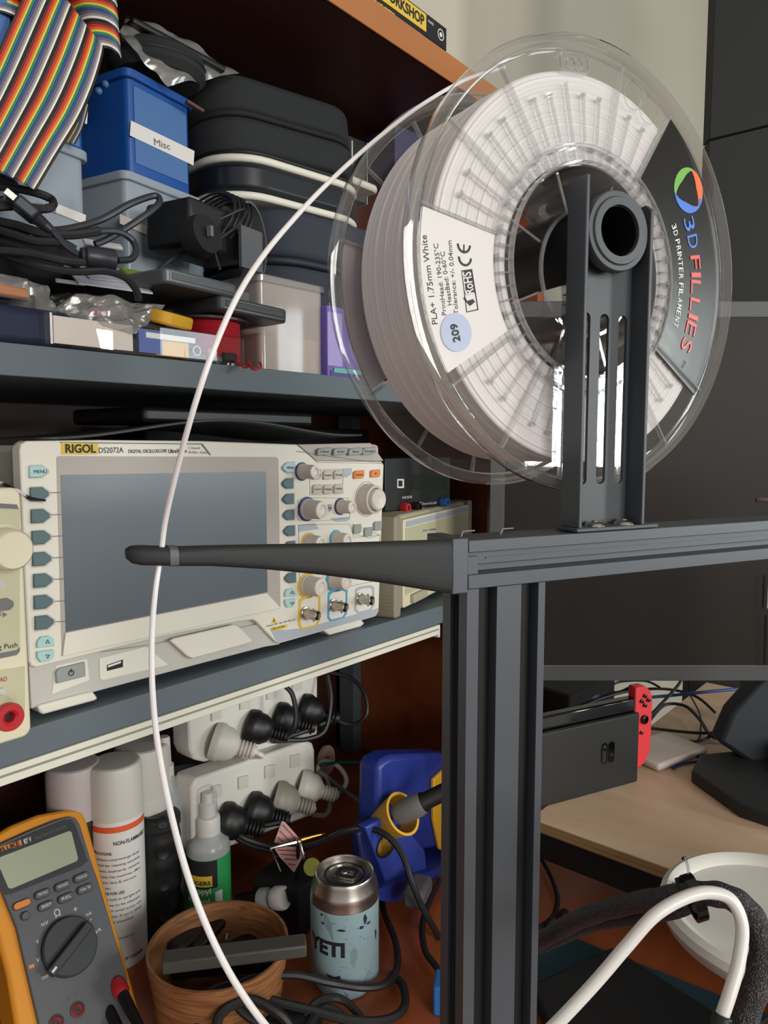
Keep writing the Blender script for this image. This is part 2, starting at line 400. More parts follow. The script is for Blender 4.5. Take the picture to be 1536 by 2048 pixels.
# upright 20 x 40: wide face to the room with two slots, narrow face to the left with one
def upright(x0, x1, ytop, ybot, name):
    w = x1 - x0; z0, z1 = -.0200, -.0006; q = .0055; r = .0055
    o = []
    # walk the outline clockwise seen from above; (x, z)
    def slot(cx): return [(cx-.0045, z1), (cx-.0045, z1-.0014), (cx-.0048, z1-.0014), (cx-.0048, z1-.0072), (cx+.0048, z1-.0072), (cx+.0048, z1-.0014), (cx+.0045, z1-.0014), (cx+.0045, z1)]
    o += [(x0, z1)] + slot(x0+.0102) + slot(x0+.0316) + [(x1, z1), (x1, z0), (x0, z0)]
    cz = (z0+z1)/2
    o += [(x0, cz-.0034), (x0+.0016, cz-.0034), (x0+.0016, cz-.005), (x0+.007, cz-.005), (x0+.007, cz+.005), (x0+.0016, cz+.005), (x0+.0016, cz+.0034), (x0, cz+.0034)]
    M = Matrix(((1, 0, 0, 0), (0, 0, 1, 0), (0, 1, 0, 0), (0, 0, 0, 1)))
    u_ = MB().prism([(a, b) for a, b in o], ybot, ytop, M).build(name, blackx, pt, .0003)
    for cx in (x0+.0102, x0+.0316): MB().box(cx-.0047, cx+.0047, ybot+.001, ytop-.0005, z1-.0071, z1-.0062).build('slot_shade', blackslot, u_)  # black strip inside each slot, the recess shade put into colour
    return u_
yb = .768 - c0.z
upright(0, .0397, -.0202, yb, 'upright')
upright(.46, .50, -.0202, yb, 'upright')
MB().box(-.02, .52, yb-.012, yb+.012, -.0205, -.0006).build('base_frame', blackx, pt, .001)
for x in (.0, .48):
    for z in (-.0250,): MB().box(x, x+.03, yb-.0178, yb-.0122, z, z+.03).build('foot', rubber, pt)
# small clips seen on top of the beam
for x in (.004, .024): MB().tube([(x, 0, -.012), (x+.001, .0022, -.012), (x+.006, .0024, -.011)], .0004, 6).build('clip', steel, pt)
# filament guide arm, long tapered bar to the left of the corner
tip = fp(PM, 262, 1107, -.004)
ax = FMi @ at(905, 1130, .305); 
A = []
tipw = FMi @ at(268, 1109, .247); mid = FMi @ at(640, 1119, .272); root = FMi @ at(888, 1130, .312)
def armring(c, hy, hz, k=12):
    return [(c[0], c[1] + hy*math.copysign(abs(math.cos(a))**.5, math.cos(a)), c[2] + hz*math.copysign(abs(math.sin(a))**.5, math.sin(a))) for a in [2*math.pi*(i+.5)/k for i in range(k)]]
secs = [(at(250, 1108, .243), .0005, .0005), (at(252, 1108, .243), .0016, .0025), (at(262, 1109, .244), .0027, .004), (at(280, 1110, .245), .0031, .005), (at(355, 1112, .250), .0031, .005), (at(420, 1111, .2535), .0034, .0035), (at(520, 1113, .261), .0042, .003), (at(640, 1118, .270), .0056, .003), (at(760, 1124, .280), .0077, .003), (at(880, 1132, .2935), .0104, .003), (at(897, 1133, .2975), .0107, .003)]
mb = MB(); k = 16; vs = []
for c, hy, hz in secs: vs += armring(FMi @ c, hy, hz, k)
fs = [tuple(range(k)), tuple(len(vs) - k + i for i in range(k))]
for i in range(len(secs) - 1):
    for j in range(k): fs.append((i*k+j, i*k+(j+1) % k, (i+1)*k+(j+1) % k, (i+1)*k+j))
mb.add(vs, fs); armo = mb.build('guide_arm', mat('arm_black', '#1a1b1d', .65, bump=.12, bscale=1200), pt, 0, 50)
# eyelet ring band
c1 = FMi @ at(335, 1111, .2488); c2 = FMi @ at(352, 1111.5, .2498)
mb = MB(); vs = armring(c1, .0033, .0053, k) + armring(c2, .0033, .0053, k); mb.add(vs, [(i, (i+1) % k, k+(i+1) % k, k+i) for i in range(k)] + [tuple(range(k)), tuple(range(k, 2*k))]); mb.build('eyelet_band', metergrey, pt)

# spool bracket: folded channel with three slots, open to the room
bl, br = fp(PM, 1158, 1040, .0006).x, fp(PM, 1289, 1040, .0006).x; web = -.0115; ytop = .1515
bk = MB()
bk.box(bl, bl+.0018, .0022, ytop, web, .0006)                        # left flange
bk.build('bracket_flange', steelblk, pt, .0004)
# right flange with a sloped top
M = Matrix(((0, 0, 1, br-.0018), (0, 1, 0, 0), (1, 0, 0, 0), (0, 0, 0, 1)))
MB().prism([(web, .0022), (.0006, .0022), (.0006, ytop-.010), (-.003, ytop-.007), (web, ytop-.008)], 0, .0018, M).build('bracket_flange', steelblk, pt, .0004)
# web as strips around the slots
s1, s2 = fp(PM, 1213, 968, web+.0016).y, fp(PM, 1213, 628, web+.0016).y
wx = [bl+.0018] + [fp(PM, q_, 800, web+.0016).x for q_ in (1160, 1177, 1196, 1214, 1233, 1250)] + [br-.0018]; wx[1] = max(wx[1], wx[0]+.0008); print('wx', wx, s1, s2)
mb = MB(); z0, z1 = web, web+.0016
mb.box(wx[0], wx[-1], .0022, s1, z0, z1); mb.box(wx[0], wx[-1], s2, .1195, z0, z1)
for a, b in ((0, 1), (2, 3), (4, 5), (6, 7)): mb.box(wx[a], wx[b], s1, s2, z0, z1)
for a, b in ((1, 2), (3, 4), (5, 6)):
    cx = (wx[a]+wx[b])/2; rr = (wx[b]-wx[a])/2
    for yy, sg in ((s1, 1), (s2, -1)):
        for side in (-1, 1):
            pts = [(cx+side*rr, yy)] + [(cx+side*rr*math.cos(R(q)), yy + sg*rr*(1-math.sin(R(q)))) for q in range(0, 91, 15)]
            mb.prism(pts, z0, z1)
mb.build('bracket_web', steelblk, pt)
zt_ = min([i*.0005 - .02 for i in range(60)], key=lambda z: abs(fp(PM, 1238, 462, z).x - (bl+br)/2)); tc_ = fp(PM, 1238, 462, zt_)                                         # tube axis
TX, TY = tc_.x, tc_.y
# web top with a round hole
n = 32; ho = []; hi = []
x0w, x1w, y0w, y1w = wx[0], wx[-1], .1195, TY + .012
for i in range(n):
    a = 2*math.pi*i/n; dx, dy = math.cos(a), math.sin(a)
    kx = ((x1w-TX) if dx > 0 else (TX-x0w)) / max(abs(dx), 1e-6); ky = ((y1w-TY) if dy > 0 else (TY-y0w)) / max(abs(dy), 1e-6)
    kk = min(kx, ky); ho.append((TX+dx*kk, TY+dy*kk)); hi.append((TX+dx*.0113, TY+dy*.0113))
MB().ring(ho, hi, z0, z1).build('bracket_web', steelblk, pt)
# foot plate and screws
mb = MB(); mb.box(bl-.0013, bl+.0467, .0004, .0022, -.0135, .0012); mb.build('bracket_foot', steelblk, pt, .0005)
for sx in (bl+.0137, bl+.0307):
    MB().lathe([(0, .0048), (.0016, .0047), (.0019, .0041), (.0034, .0038), (.0045, .0029), (.0047, .0022), (0, .0022)][::-1], 24, T(sx, 0, -.0045) @ RX(-90)).build('button_head_screw', metal, pt)
# tube that carries the spool
TM = T(TX, TY, zt_ - .0012); print('TX', TX, TY, zt_, bl, br)
MB().lathe([(.0105, .0005), (.0148, .0005), (.0156, -.0008), (.0156, -.085), (.0105, -.085), (.0105, .0005)], 48, TM).build('spool_tube', black, pt)
MB().lathe([(.0112, .0012), (.0166, .0012), (.0171, .0002), (.0171, -.0030), (.0112, -.0030)][::-1], 48, TM).build('tube_collar', steelblk, pt)
MB().lathe([(.0108, .0021), (.0140, .0021), (.0146, .0012), (.0146, 0), (.0108, 0), (.0108, .0021)], 48, TM).build('tube_nut', steelblk, pt)
MB().lathe([(.0111, -.0848), (.0111, -.02), (.0104, -.02)], 32, TM).build('tube_bore', blackslot, pt)
MB().cyl(.0106, -.062, -.06, 32, TM).build('tube_end', blackslot, pt)
for a0, a1 in ((150, 200), (-30, 20)):
    MB().prism([((.0148)*math.cos(R(a)), .0148*math.sin(R(a))) for a in range(a0, a1, 6)] + [((.0168)*math.cos(R(a)), .0168*math.sin(R(a))) for a in range(a1, a0, -6)], -.0014, .0003, TM).build('nut_notch', blackslot, pt)

# ================================================================ spool
SC = CAM + Vector((.33011211, .14355022, 1.34705944 - 1.27))
SH = 69.6213 - 90
SP = face(SC, SH)
sc0 = Vector((-.0035, 0, 0))
sp = thing('filament_spool', 'large clear plastic spool of white printer filament hanging above the beam', 'spool', SP)
CXO = 0
def rimprof(w): return [(.0935, w-.0045), (.0945, w-.0010), (.0955, w), (.0985, w), (.0998, w-.0012), (.1000, w-.003), (.0998, w-.0055), (.0985, w-.0065), (.0955, w-.0055), (.0935, w-.0055)]
W2 = -.0716
for k, w in enumerate((0.0, W2 + .0065)):
    pw = w - .0042
    fl = MB().ring(arc(.0945, 0, 360, 96)[:-1], arc(.0545, 0, 360, 96)[:-1], pw-.0014, pw).build('flange', clearp, sp)
    pr = rimprof(w); MB().lathe(pr + [pr[0]], 128).build('rim', clearrim, fl)
    MB().lathe([(.0555, pw), (.0555, pw+.0016), (.0540, pw+.0016), (.0540, pw-.001)], 96).build('ring_bead', clearrib, fl)
    MB().lathe([(.0478, w-.001), (.0470, w-.001), (.0462, w-.002), (.0462, w-.004), (.0478, w-.004), (.0478, w-.001)], 96).build('ring_bead', clearrib, fl)
    mb = MB()
    for i in range(56):
        a = 360*i/56; M = RZ(a); mb.box(.0482, .0535, -.0003, .0003, pw-.001, pw+.0012, M)
        if i % 2 == 0: mb.box(.0532, .0538, -.0018, .0018, pw-.001, pw+.0014, M)
    tag(mb.build('hub_teeth', clearrib, fl), kind='stuff')
    MB().ring(arc(.0542, 0, 360, 96)[:-1], arc(.0465, 0, 360, 96)[:-1], pw-.0012, pw-.0002).build('hub_flange', clearp, fl)
    for i in range(16):
        a = 170 - 22.5*i
        if k == 0 and i in (5, 6, 7, 8): 
            if i in (6, 7, 8): continue
        if i == 15: continue
        a_ = {3: 102.5}.get(i, a)
        if i == 3:
            MB().box(.0555, .0805, -.00035, .00035, pw-.0005, pw+.0014, RZ(a_)).build('rib', clearrib, fl); continue
        MB().box(.0545, .0945, -.0005, .0005, pw-.0005, pw+.0020, RZ(a_)).build('rib', clearrib, fl)
    lim = [a for a in [170 - 7.5*i for i in range(48)]]
    for a in lim:
        m_ = (170 - a) / 22.5
        if abs(m_ - round(m_)) < .01: continue
        aa = (a + 360) % 360
        if 170 < aa < 213: continue
        if k == 0 and (aa < 57.5 or aa > 325): continue
        if k == 1 and not (-60 < a < 200 or True): continue
        if k == 1: continue
        mb = MB(); mb.box(.0565, .0765, -.0003, .0003, pw-.0005, pw+.0012, RZ(a)); mb.box(.0755, .0768, -.0012, .0012, pw-.0005, pw+.001, RZ(a)); mb.build('short_rib', clearrib, fl)
# bow-tie hole and two round windows on the front flange
fl0 = [o for o in sp.children if o.name.startswith('flange')][0]
for a, rr in ((99.5, .0885), (96.5, .0885)):
    M = RZ(a) @ T(rr, 0, -.0042); MB().lathe([(.0026, 0), (.0026, .001), (.0022, .001), (.0022, 0)], 20, M, 1.0, 1).build('clip_hole', clearrib, fl0)
MB().ring(rrect(.0845, .0925, -.0085, .0085, .002), rrect(.0850, .0920, -.008, .008, .0018), -.0042, -.0032, RZ(98)).build('clip_hole', clearrib, fl0)
for a in (73, 65.5):
    MB().lathe([(.0065, 0), (.0065, .0006), (.0061, .0006), (.0061, 0)], 32, RZ(a) @ T(.0865, 0, -.0042)).build('moulded_circle', clearrib, fl0)
# hub: outer wall, boss and spokes
hub = MB().lathe([(.0465, -.003), (.0465, W2+.003), (.0455, W2+.003), (.0455, -.003), (.0465, -.003)], 96).build('hub', clearp, sp)
BO = T(0, 0, 0)
MB().lathe([(.0285, -.006), (.0285, W2+.006), (.0277, W2+.006), (.0277, -.006), (.0285, -.006)], 64, BO).build('boss', clearp, hub)
MB().lathe([(.0289, -.0058), (.0289, -.0045), (.0274, -.0045), (.0274, -.0058), (.0289, -.0058)], 64, BO).build('boss_rim', clearrib, hub)
for i in range(8):
    a = 22 + 45*i; MB().box(.0284, .0456, -.0004, .0004, W2+.008, -.008, RZ(a)).build('spoke', clearp, hub)
    MB().box(.0284, .0456, -.0005, .0005, -.0085, -.0078, RZ(a)).build('spoke_edge', clearrib, hub)
# winding with a ridge for every turn
prof = []; wa, wb = -.0062, W2 + .0082; Ro, Ri = .0858, .0478; p = .00175
def ridge(a, b, fixed, axis, out):
    nn = max(1, round(abs(b - a) / p)); res = []
    for i in range(nn):
        jitter = .0003 * math.sin(i * 2.3) + .0002 * math.sin(i * 5.1)
        for q in range(4):
            t_ = (i + q / 4) / nn; h = (.00045 * math.sin(math.pi * q / 4) + (jitter if axis == 'z' else jitter * .5)) * out
            val = a + (b - a) * t_
            res.append((val, fixed + h) if axis == 'r' else (fixed + h, val))
    return res
prof += ridge(Ri, Ro, wa, 'r', 1); prof += ridge(wa, wb, Ro, 'z', 1); prof += ridge(Ro, Ri, wb, 'r', -1); prof += [(Ri, wb), (Ri, wa)]
prof = [(r_ if r_ < Ro*1.02 else r_, z_) for r_, z_ in prof]
wnd = MB().lathe(prof, 160); wnd.build('winding', pla, sp, ang=80)
# paper label on the front flange, left
LW = -.0040
lb = MB().prism(arc(.0925, 170.6, 211.8, 24) + arc(.0560, 211.8, 170.6, 24), LW, LW+.0004).build('paper_label', paper, sp)
def lt(s, A, B, m=inkb, h=None, bold=0.0, par=lb, off=LW+.0005, name='lettering'): return ptext(SP, s, A, B, m, par, off, h, name, bold)
lt('PLA+ 1.75mm White', (876, 648), (853, 470)); lt('PrintHead: 190-235°C', (893, 630), (876, 487)); lt('HeatBed: 0-60°C', (904, 610), (889, 503)); lt('Tolerance: +/- 0.04mm', (917, 628), (903, 481))
# CE mark
for cx_, cy_ in ((930, 515), (928, 489)):
    q = fp(SP, cx_, cy_, LW+.0005)
    MB().prism([(q.x + .0035*math.cos(R(a)), q.y + .0035*math.sin(R(a))) for a in range(180, 361, 12)] + [(q.x + .0026*math.cos(R(a)), q.y + .0026*math.sin(R(a))) for a in range(360, 179, -12)], LW+.0004, LW+.0006).build('ce_mark', inkb, lb)
q = fp(SP, 928, 489, LW+.0005); MB().box(q.x-.0003, q.x+.0003, q.y-.0033, q.y, LW+.0004, LW+.0006).build('ce_mark', inkb, lb)
MB().ring(pp(SP, [(923, 541), (944, 538), (957, 620), (933, 625)], LW+.0005), pp(SP, [(924, 543), (943, 540), (955, 618), (934, 623)], LW+.0005), LW+.0004, LW+.0006).build('rohs_frame', inkb, lb)
MB().prism(pp(SP, [(927, 542), (944, 540), (952, 586), (933, 590)], LW+.0005), LW+.0004, LW+.00055).build('rohs_block', inkb, lb)
ptext(SP, 'RoHS', (948, 587), (941, 543), paper, lb, LW+.0007, .0045, bold=.02)
MB().prism(pp(SP, [(927, 598), (929, 592), (934, 602), (946, 598), (950, 604), (940, 612)], LW+.0005), LW+.0004, LW+.0006).build('tick', inkb, lb)
q = fp(SP, 912, 665, LW+.0005); MB().cyl(.0078, LW+.0004, LW+.0008, 40, T(q.x, q.y, 0)).build('round_sticker', mat('silver_sticker', '#a3adc6', .35), lb)
lt('209', (921, 682), (914, 646), inkb, None, .02, off=LW+.0010)
# dark sticker on the front flange, right
stk = MB().prism(arc(.0930, 56.6, -34.6, 40) + arc(.0560, -34.6, 56.6, 40), LW, LW+.0004).build('dark_sticker', stickm, sp)
def st2(s, A, B, m, h=None, bold=0.0): return ptext(SP, s, A, B, m, stk, LW+.0006, h, bold=bold)
inkblue2 = mat('logo_blue', '#3f6fd0', .4); inkred2 = mat('logo_red', '#d0453a', .4); inkgr2 = mat('logo_green', '#6aa844', .4); inkor2 = mat('logo_orange', '#e2662c', .4)
def curved(s, rad, a0, a1, m, hh, bold=0.0):
    """letters set along a circle about the spool centre, clockwise, heads outwards"""
    nn = len(s)
    widths = [.35 if c in "I1 .'" else 1.0 for c in s]; tot = sum(widths); acc = 0
    for c, wd_ in zip(s, widths):
        a = a0 + (a1 - a0) * (acc + wd_ * .08) / tot; ae = a0 + (a1 - a0) * (acc + wd_ * .86) / tot; acc += wd_
        if c == ' ': continue
        p0 = Vector((rad*math.cos(R(a)), rad*math.sin(R(a)))); p1 = Vector((rad*math.cos(R(ae)), rad*math.sin(R(ae)))); d = p1 - p0
        letters(c, T(p0.x, p0.y, LW+.0006) @ Matrix.Rotation(math.atan2(d.y, d.x), 4, 'Z'), d.length, m, stk, hh, 'lettering', bold)
curved('3D', .0705, 28, 14.5, inkblue2, .0078)
curved('FILLIES', .0705, 13.5, -26, inkred2, .0078)
curved('3D PRINTER FILAMENT', .0612, 28, -19, inkw, .0034, .01)
curved('TM', .0760, -27.5, -31, inkg, .002)
# swirl of three bands
q = fp(SP, 1377, 381, LW+.0005)
for j, (m_, a0) in enumerate(((inkor2, -45), (inkgr2, 75), (inkblue2, 195))):
    o_ = []; i_ = []
    for kk in range(15):
        a = a0 + 150*kk/14; t_ = kk/14; ro = .0108; ri = .0104 - .0042*math.sin(math.pi*min(1, t_*1.15)) if t_ < .87 else .0090
        o_.append((q.x + ro*math.cos(R(a)), q.y + ro*math.sin(R(a)))); i_.append((q.x + ri*math.cos(R(a)), q.y + ri*math.sin(R(a))))
    MB().prism(o_ + i_[::-1], LW+.0004, LW+.00055+.0001*j).build('logo_band', m_, stk)
# pale backing label seen through the back flange, left
MB().prism(arc(.0925, 170, 214, 20) + arc(.0560, 214, 170, 20), W2+.0008, W2+.0012).build('paper_label', mat('label_lilac', '#b9b0b4', .6), sp)

# free filament strand
fil = [at(1010, 135, .378), at(930, 160, .375), at(840, 212, .355), at(745, 285, .325), at(650, 372, .29), at(575, 452, .262), at(520, 520, .240), at(472, 598, .225), at(425, 705, .217), at(388, 815, .219), at(355, 935, .231), at(331, 1040, .243), at(322, 1108, .247), at(311, 1180, .245), at(304, 1270, .236), at(305, 1380, .226), at(317, 1500, .216), at(345, 1640, .207), at(385, 1780, .20), at(440, 1910, .196), at(500, 2010, .193), at(580, 2110, .19)]
cable('filament_strand', 'thin white filament curving from spool through the black guide arm', fil, .00092, pla, 'filament', 10, 10)
# white feed tube, braided loom and zip tie, lower right
PT = [at(1070, 2090, .235), at(1130, 2030, .236), at(1195, 1960, .238), at(1255, 1890, .240), at(1310, 1830, .242), at(1370, 1795, .245), at(1420, 1785, .247), at(1462, 1800, .247), at(1484, 1850, .245), at(1478, 1920, .24), at(1460, 1985, .236), at(1443, 2035, .234)]
cable('feed_tube', 'white plastic feed tube arching at lower right and tied to braided loom', PT, .0021, whiteb, 'tube', 12, 10)
br_ = mat('braid_black', '#26242a', .5); nt = br_.node_tree
ch = nt.nodes.new('ShaderNodeTexVoronoi'); ch.inputs['Scale'].default_value = 2000; tcn = nt.nodes.new('ShaderNodeTexCoord'); nt.links.new(tcn.outputs['Object'], ch.inputs['Vector'])
crn = nt.nodes.new('ShaderNodeValToRGB'); crn.color_ramp.elements[0].color = lin('#141317'); crn.color_ramp.elements[1].color = lin('#575055'); crn.color_ramp.elements[0].position = .45; crn.color_ramp.elements[1].position = .8
nt.links.new(ch.outputs['Distance'], crn.inputs[0]); nt.links.new(crn.outputs[0], nt.nodes['Principled BSDF'].inputs['Base Color'])
bpn = nt.nodes.new('ShaderNodeBump'); bpn.inputs['Strength'].default_value = .8; bpn.inputs['Distance'].default_value = .0006; nt.links.new(ch.outputs['Distance'], bpn.inputs['Height']); nt.links.new(bpn.outputs[0], nt.nodes['Principled BSDF'].inputs['Normal'])
BR = [at(1000, 1925, .405), at(1085, 1880, .375), at(1160, 1838, .345), at(1240, 1812, .315), at(1320, 1798, .288), at(1385, 1788, .270), at(1450, 1792, .262), at(1500, 1826, .258), at(1524, 1890, .255), at(1514, 1965, .252), at(1490, 2040, .25), at(1470, 2110, .25)]
cable('braided_loom', 'thick black braided cable loom arching under the white feed tube', BR, [.0042 + .0002*math.sin(i*.9) for i in range(len(spline(BR, 10)))], br_, 'cable', 16, 10)
BR2 = [at(1080, 1895, .380), at(1180, 1852, .345), at(1280, 1834, .310), at(1345, 1822, .285), at(1385, 1806, .276)]
cable('braided_loom', 'second thinner braided cable joining the thick loom near the zip tie', BR2, .0030, br_, 'cable', 12, 10)
zc = at(1388, 1795, .258)
zt = thing('zip_tie', 'black zip tie binding the white tube to the braided loom', 'zip tie', align(zc, at(1420, 1785, .258)))
MB().lathe([(.0056, -.0018), (.0065, -.0018), (.0065, .0018), (.0056, .0018), (.0056, -.0018)], 24, None, 1, 1.25).build('strap', blackg, zt)
MB().box(.0045, .0085, -.003, .003, -.0028, .0028).build('lock_head', black, zt, .0004)
MB().tube([(.0, .007, 0), (.004, .0085, .002), (.009, .009, .003), (.0125, .006, .003)], .0005, 6).build('tail', clearrib, zt)
cb = thing('cable_connector', 'small black connector capping lower end of the white feed tube', 'connector', align(at(1445, 2030, .2335), at(1436, 2075, .232)))
MB().cyl(.0030, 0, .008, 20).build('collar', black, cb, .0005); MB().cyl(.0036, .008, .02, 6).build('nut', black, cb, .0005)
# ================================================================ oscilloscope
OS = face((.236, .492, 1.0815))
os_ = thing('oscilloscope', 'cream bench oscilloscope with large blank screen on the lower shelf', 'oscilloscope', OS)
FLOOR = [None]
def P3(pts, z0, z1, name, m, par=None, bev=0, F=OS):
    P_ = pp(F, pts, z1)
    if FLOOR[0] is not None: P_ = [(a, max(b, FLOOR[0])) for a, b in P_]
    return MB().prism(P_, z0, z1).build(name, m, par or os_, bev)
MB().box(.004, .374, .012, .1865, -.118, -.006).build('rear_body', scoped, os_, .004)
# lower recessed front
P3([(58, 1325), (62, 1418), (190, 1384), (400, 1328), (530, 1294), (560, 1289), (560, 1240), (300, 1290)], -.02, -.0035, 'lower_front', scoped, None, .0008)
# white bezel
bez = P3([(40, 900), (43, 888), (54, 882), (200, 880), (400, 882), (594, 889), (634, 922), (764, 923), (768, 930), (758, 1223), (752, 1233), (742, 1236), (560, 1287), (551, 1284), (512, 1243), (506, 1240), (482, 1243), (350, 1268), (72, 1336), (62, 1332), (58, 1322), (48, 1110)], -.012, 0, 'bezel', scopem, None, .0012)
P3([(596, 889), (742, 886), (768, 922), (634, 922)], -.012, -.0015, 'top_shoulder', scopeg, None, .0008)
# screen surround
P3([(113, 915), (118, 912), (552, 914), (557, 918), (561, 1216), (126, 1312), (124, 1310)], 0, .0004, 'screen_surround', scopeg)
P3([(132, 1266), (534, 1186), (561, 1214), (561, 1217), (126, 1313)], .0004, .0022, 'lower_ledge', scopem, None, .0006)
P3([(122, 950), (532, 943), (535, 1184), (132, 1264)], .0004, .0008, 'screen', lcd)
# left edge steps with lead lines
for y in (985, 1029, 1072, 1115, 1158, 1202, 1243):
    k_ = 1 if y < 1100 else 1.02
    P3([(100 + (y-985)*.04, y), (121 + (y-985)*.04, y - 1), (121 + (y-985)*.04, y + .8), (100 + (y-985)*.04, y + 1.4)], .0004, .0007, 'lead_line', inkg)
# badge and lettering
bd = P3([(123, 885), (196, 887), (196, 908), (123, 909)], 0, .0006, 'badge', yellowp)
ptext(OS, 'RIGOL', (131, 905), (192, 905), inkb, bd, .0009, .0058, bold=.03)
ptext(OS, 'DS2072A', (198, 906), (247, 905), inkb, os_, .0003, .0040)
ptext(OS, 'DIGITAL OSCILLOSCOPE', (257, 906), (334, 905), inkb, os_, .0003, .0026, bold=.01)
ptext(OS, 'UltraVision', (337, 906), (373, 905), inkb, os_, .0003, .003, bold=.02)
ptext(OS, '2 Channel', (377, 898), (400, 898), inkg, os_, .0003, .0018); ptext(OS, '70 MHz  2GSa/s', (377, 907), (415, 907), inkg, os_, .0003, .0018)
P3([(120, 884), (405, 887), (422, 909), (420, 911), (402, 889), (120, 886)], 0, .0003, 'printed_line', inkg)
# soft keys, left column
def key(cx, cy, w, h, m, dirn=1, name='soft_key'):
    sl = -.10 if dirn > 0 else -.14
    pts = [(cx - w/2*dirn, cy - h/2), (cx + w*.14*dirn, cy - h/2), (cx + w/2*dirn, cy - h*.12), (cx + w/2*dirn, cy + h*.15), (cx + w*.14*dirn, cy + h/2), (cx - w/2*dirn, cy + h/2)]
    pts = [(x, y + sl*(x - cx)*(.3 + (y-930)/400)) for x, y in pts]
    big = [(cx + (x-cx)*1.14, cy + (y-cy)*1.2) for x, y in pts]
    P3(big, 0, .0004, 'key_bed', scoped); return P3(pts, .0003, .0026, name, m, None, .0006)
km = key(78, 943, 36, 23, keylt, 1, 'menu_key'); ptext(OS, 'MENU', (68, 947), (94, 946), inkb, km, .0029)
for cx, cy in ((80, 988), (82, 1032), (83.5, 1075), (85, 1118), (87, 1161), (88, 1204), (90, 1245)): key(cx, cy, 37, 27, keyblue)
def updn(cx, cy, w, h, sl):
    for s in (1, -1):
        c_y = cy - s*h*.27
        pts = [(cx - w/2, c_y + s*h*.2), (cx - w/2, c_y - s*h*.02), (cx - w*.28, c_y - s*h*.22), (cx + w*.22, c_y - s*h*.22), (cx + w/2, c_y - s*h*.05), (cx + w/2, c_y + s*h*.2)]
        pts = [(x, y + sl*(x-cx)) for x, y in pts]
        o = P3(pts, .0003, .0024, 'arrow_key', keylt, None, .0005)
        tri = [(cx+3-4, c_y + s*h*.05), (cx+3+5, c_y + s*h*.05), (cx+3.5, c_y - s*h*.11)]
        F = MB(); P_ = pp(OS, tri, .0026); c_ = (sum(p[0] for p in P_)/3, sum(p[1] for p in P_)/3)
        F.ring(P_, [((a-c_[0])*.6+c_[0], (b-c_[1])*.6+c_[1]) for a, b in P_], .0023, .0027).build('arrow_mark', inkb, o)
updn(92, 1298, 34, 52, -.13); updn(581, 1196, 20, 38, -.1)
# right column
km = key(578, 935, 22, 20, keylt, -1, 'menu_key'); ptext(OS, 'MENU', (574, 938), (588, 938), inkb, km, .0029)
for cx, cy in ((577, 967), (578, 998), (579, 1030), (580, 1062), (580.5, 1093), (581, 1125), (582, 1156)): key(cx, cy, 21, 20, keyblue, -1)
# printed panels
def outline(pts, w, m, z=.0003):
    P_ = pp(OS, pts, z); mb = MB(); n = len(P_)
    for i in range(n):
        a, b = Vector(P_[i]), Vector(P_[(i+1) % n]); d = (b-a).normalized()*w; nn = Vector((-d.y, d.x))*.5
        mb.prism([tuple(a-nn), tuple(b-nn), tuple(b+nn), tuple(a+nn)], 0, z)
    return mb.build('printed_outline', m, os_)
outline([(592, 903), (612, 903), (634, 925), (768, 927)], .0003, inkg)
outline([(619, 940), (686, 938), (686, 987), (620, 990)], .0003, inkg)
P3([(687, 937), (704, 936), (703, 948), (694, 955), (687, 955)], 0, .0003, 'menu_tag', lav)
outline([(596, 1000), (620, 996), (696, 996), (700, 1035), (665, 1040), (620, 1042), (596, 1040)], .0003, inkg)
P3([(660, 1036), (700, 1034), (699, 1040), (692, 1043), (671, 1044)], 0, .0003, 'menu_tag', lav)
P3([(597, 1050), (630, 1046), (638, 1058), (597, 1064)], 0, .0003, 'menu_tag', lav)
outline([(597, 1050), (700, 1048), (708, 1075), (760, 1070), (758, 1160), (690, 1175), (600, 1190)], .0003, inkg)
outline([(706, 1048), (708, 1068), (740, 1076), (760, 1070)], .0003, inkg)
P3([(541, 1259), (572, 1260), (600, 1257), (640, 1248), (733, 1223), (757, 1216), (757, 1222), (752, 1231), (742, 1234), (560, 1284), (553, 1281)], 0, .0003, 'grey_footer', lav)
def knob(cx, cy, r, L, ring, cap=.62, name='knob'):
    q = fp(OS, cx, cy, 0); M = T(q.x, q.y, 0)
    k = MB().lathe([(r*.96, .0006), (r*.96, .003), (r*.88, .004), (r*.84, L*.85), (r*.78, L), (r*.62, L+.0006), (r*.55, L-.0008), (0, L-.0012)], 36, M).build(name, mat_knob, os_)
    if ring: MB().lathe([(r*1.12, 0), (r*1.12, .0010), (r*.9, .0012), (r*.9, 0)], 36, M).build('colour_ring', ring, k)
    MB().lathe([(r*.79, L-.0002), (r*.76, L+.0012), (r*.5, L+.0016), (r*.42, L+.0004), (0, L)], 36, M).build('knob_cap', knobcap, k)
mat_knob = mat('knob_grey', '#bdb4aa', .45); knobcap = mat('knob_cap_grey', '#d3cbc2', .4)
knob(603, 943, .0076, .0165, navyring); knob(613, 1018, .0102, .019, navyring); knob(680, 1013, .0074, .015, navyring)
knob(617, 1084, .0082, .015, yellowp); knob(671, 1078, .0080, .015, cyanp); knob(613, 1170, .0104, .018, yellowp); knob(666, 1160, .0094, .017, cyanp)
q = fp(OS, 733, 998, 0); M = T(q.x, q.y, 0)
k = MB().lathe([(.0158, 0), (.0158, .003), (.0148, .006), (.0143, .012), (.0118, .0125), (.0118, .0118)], 48, M).build('jog_wheel', mat_knob, os_)
MB().lathe([(.0112, .0118), (.0108, .0165), (.009, .0180), (.0055, .0176), (0, .0168)], 48, M).build('jog_cap', knobcap, k)
MB().lathe([(.0178, 0), (.0178, .0003), (.0174, .0003), (.0174, 0)], 48, M).build('printed_arc', inkg, os_)
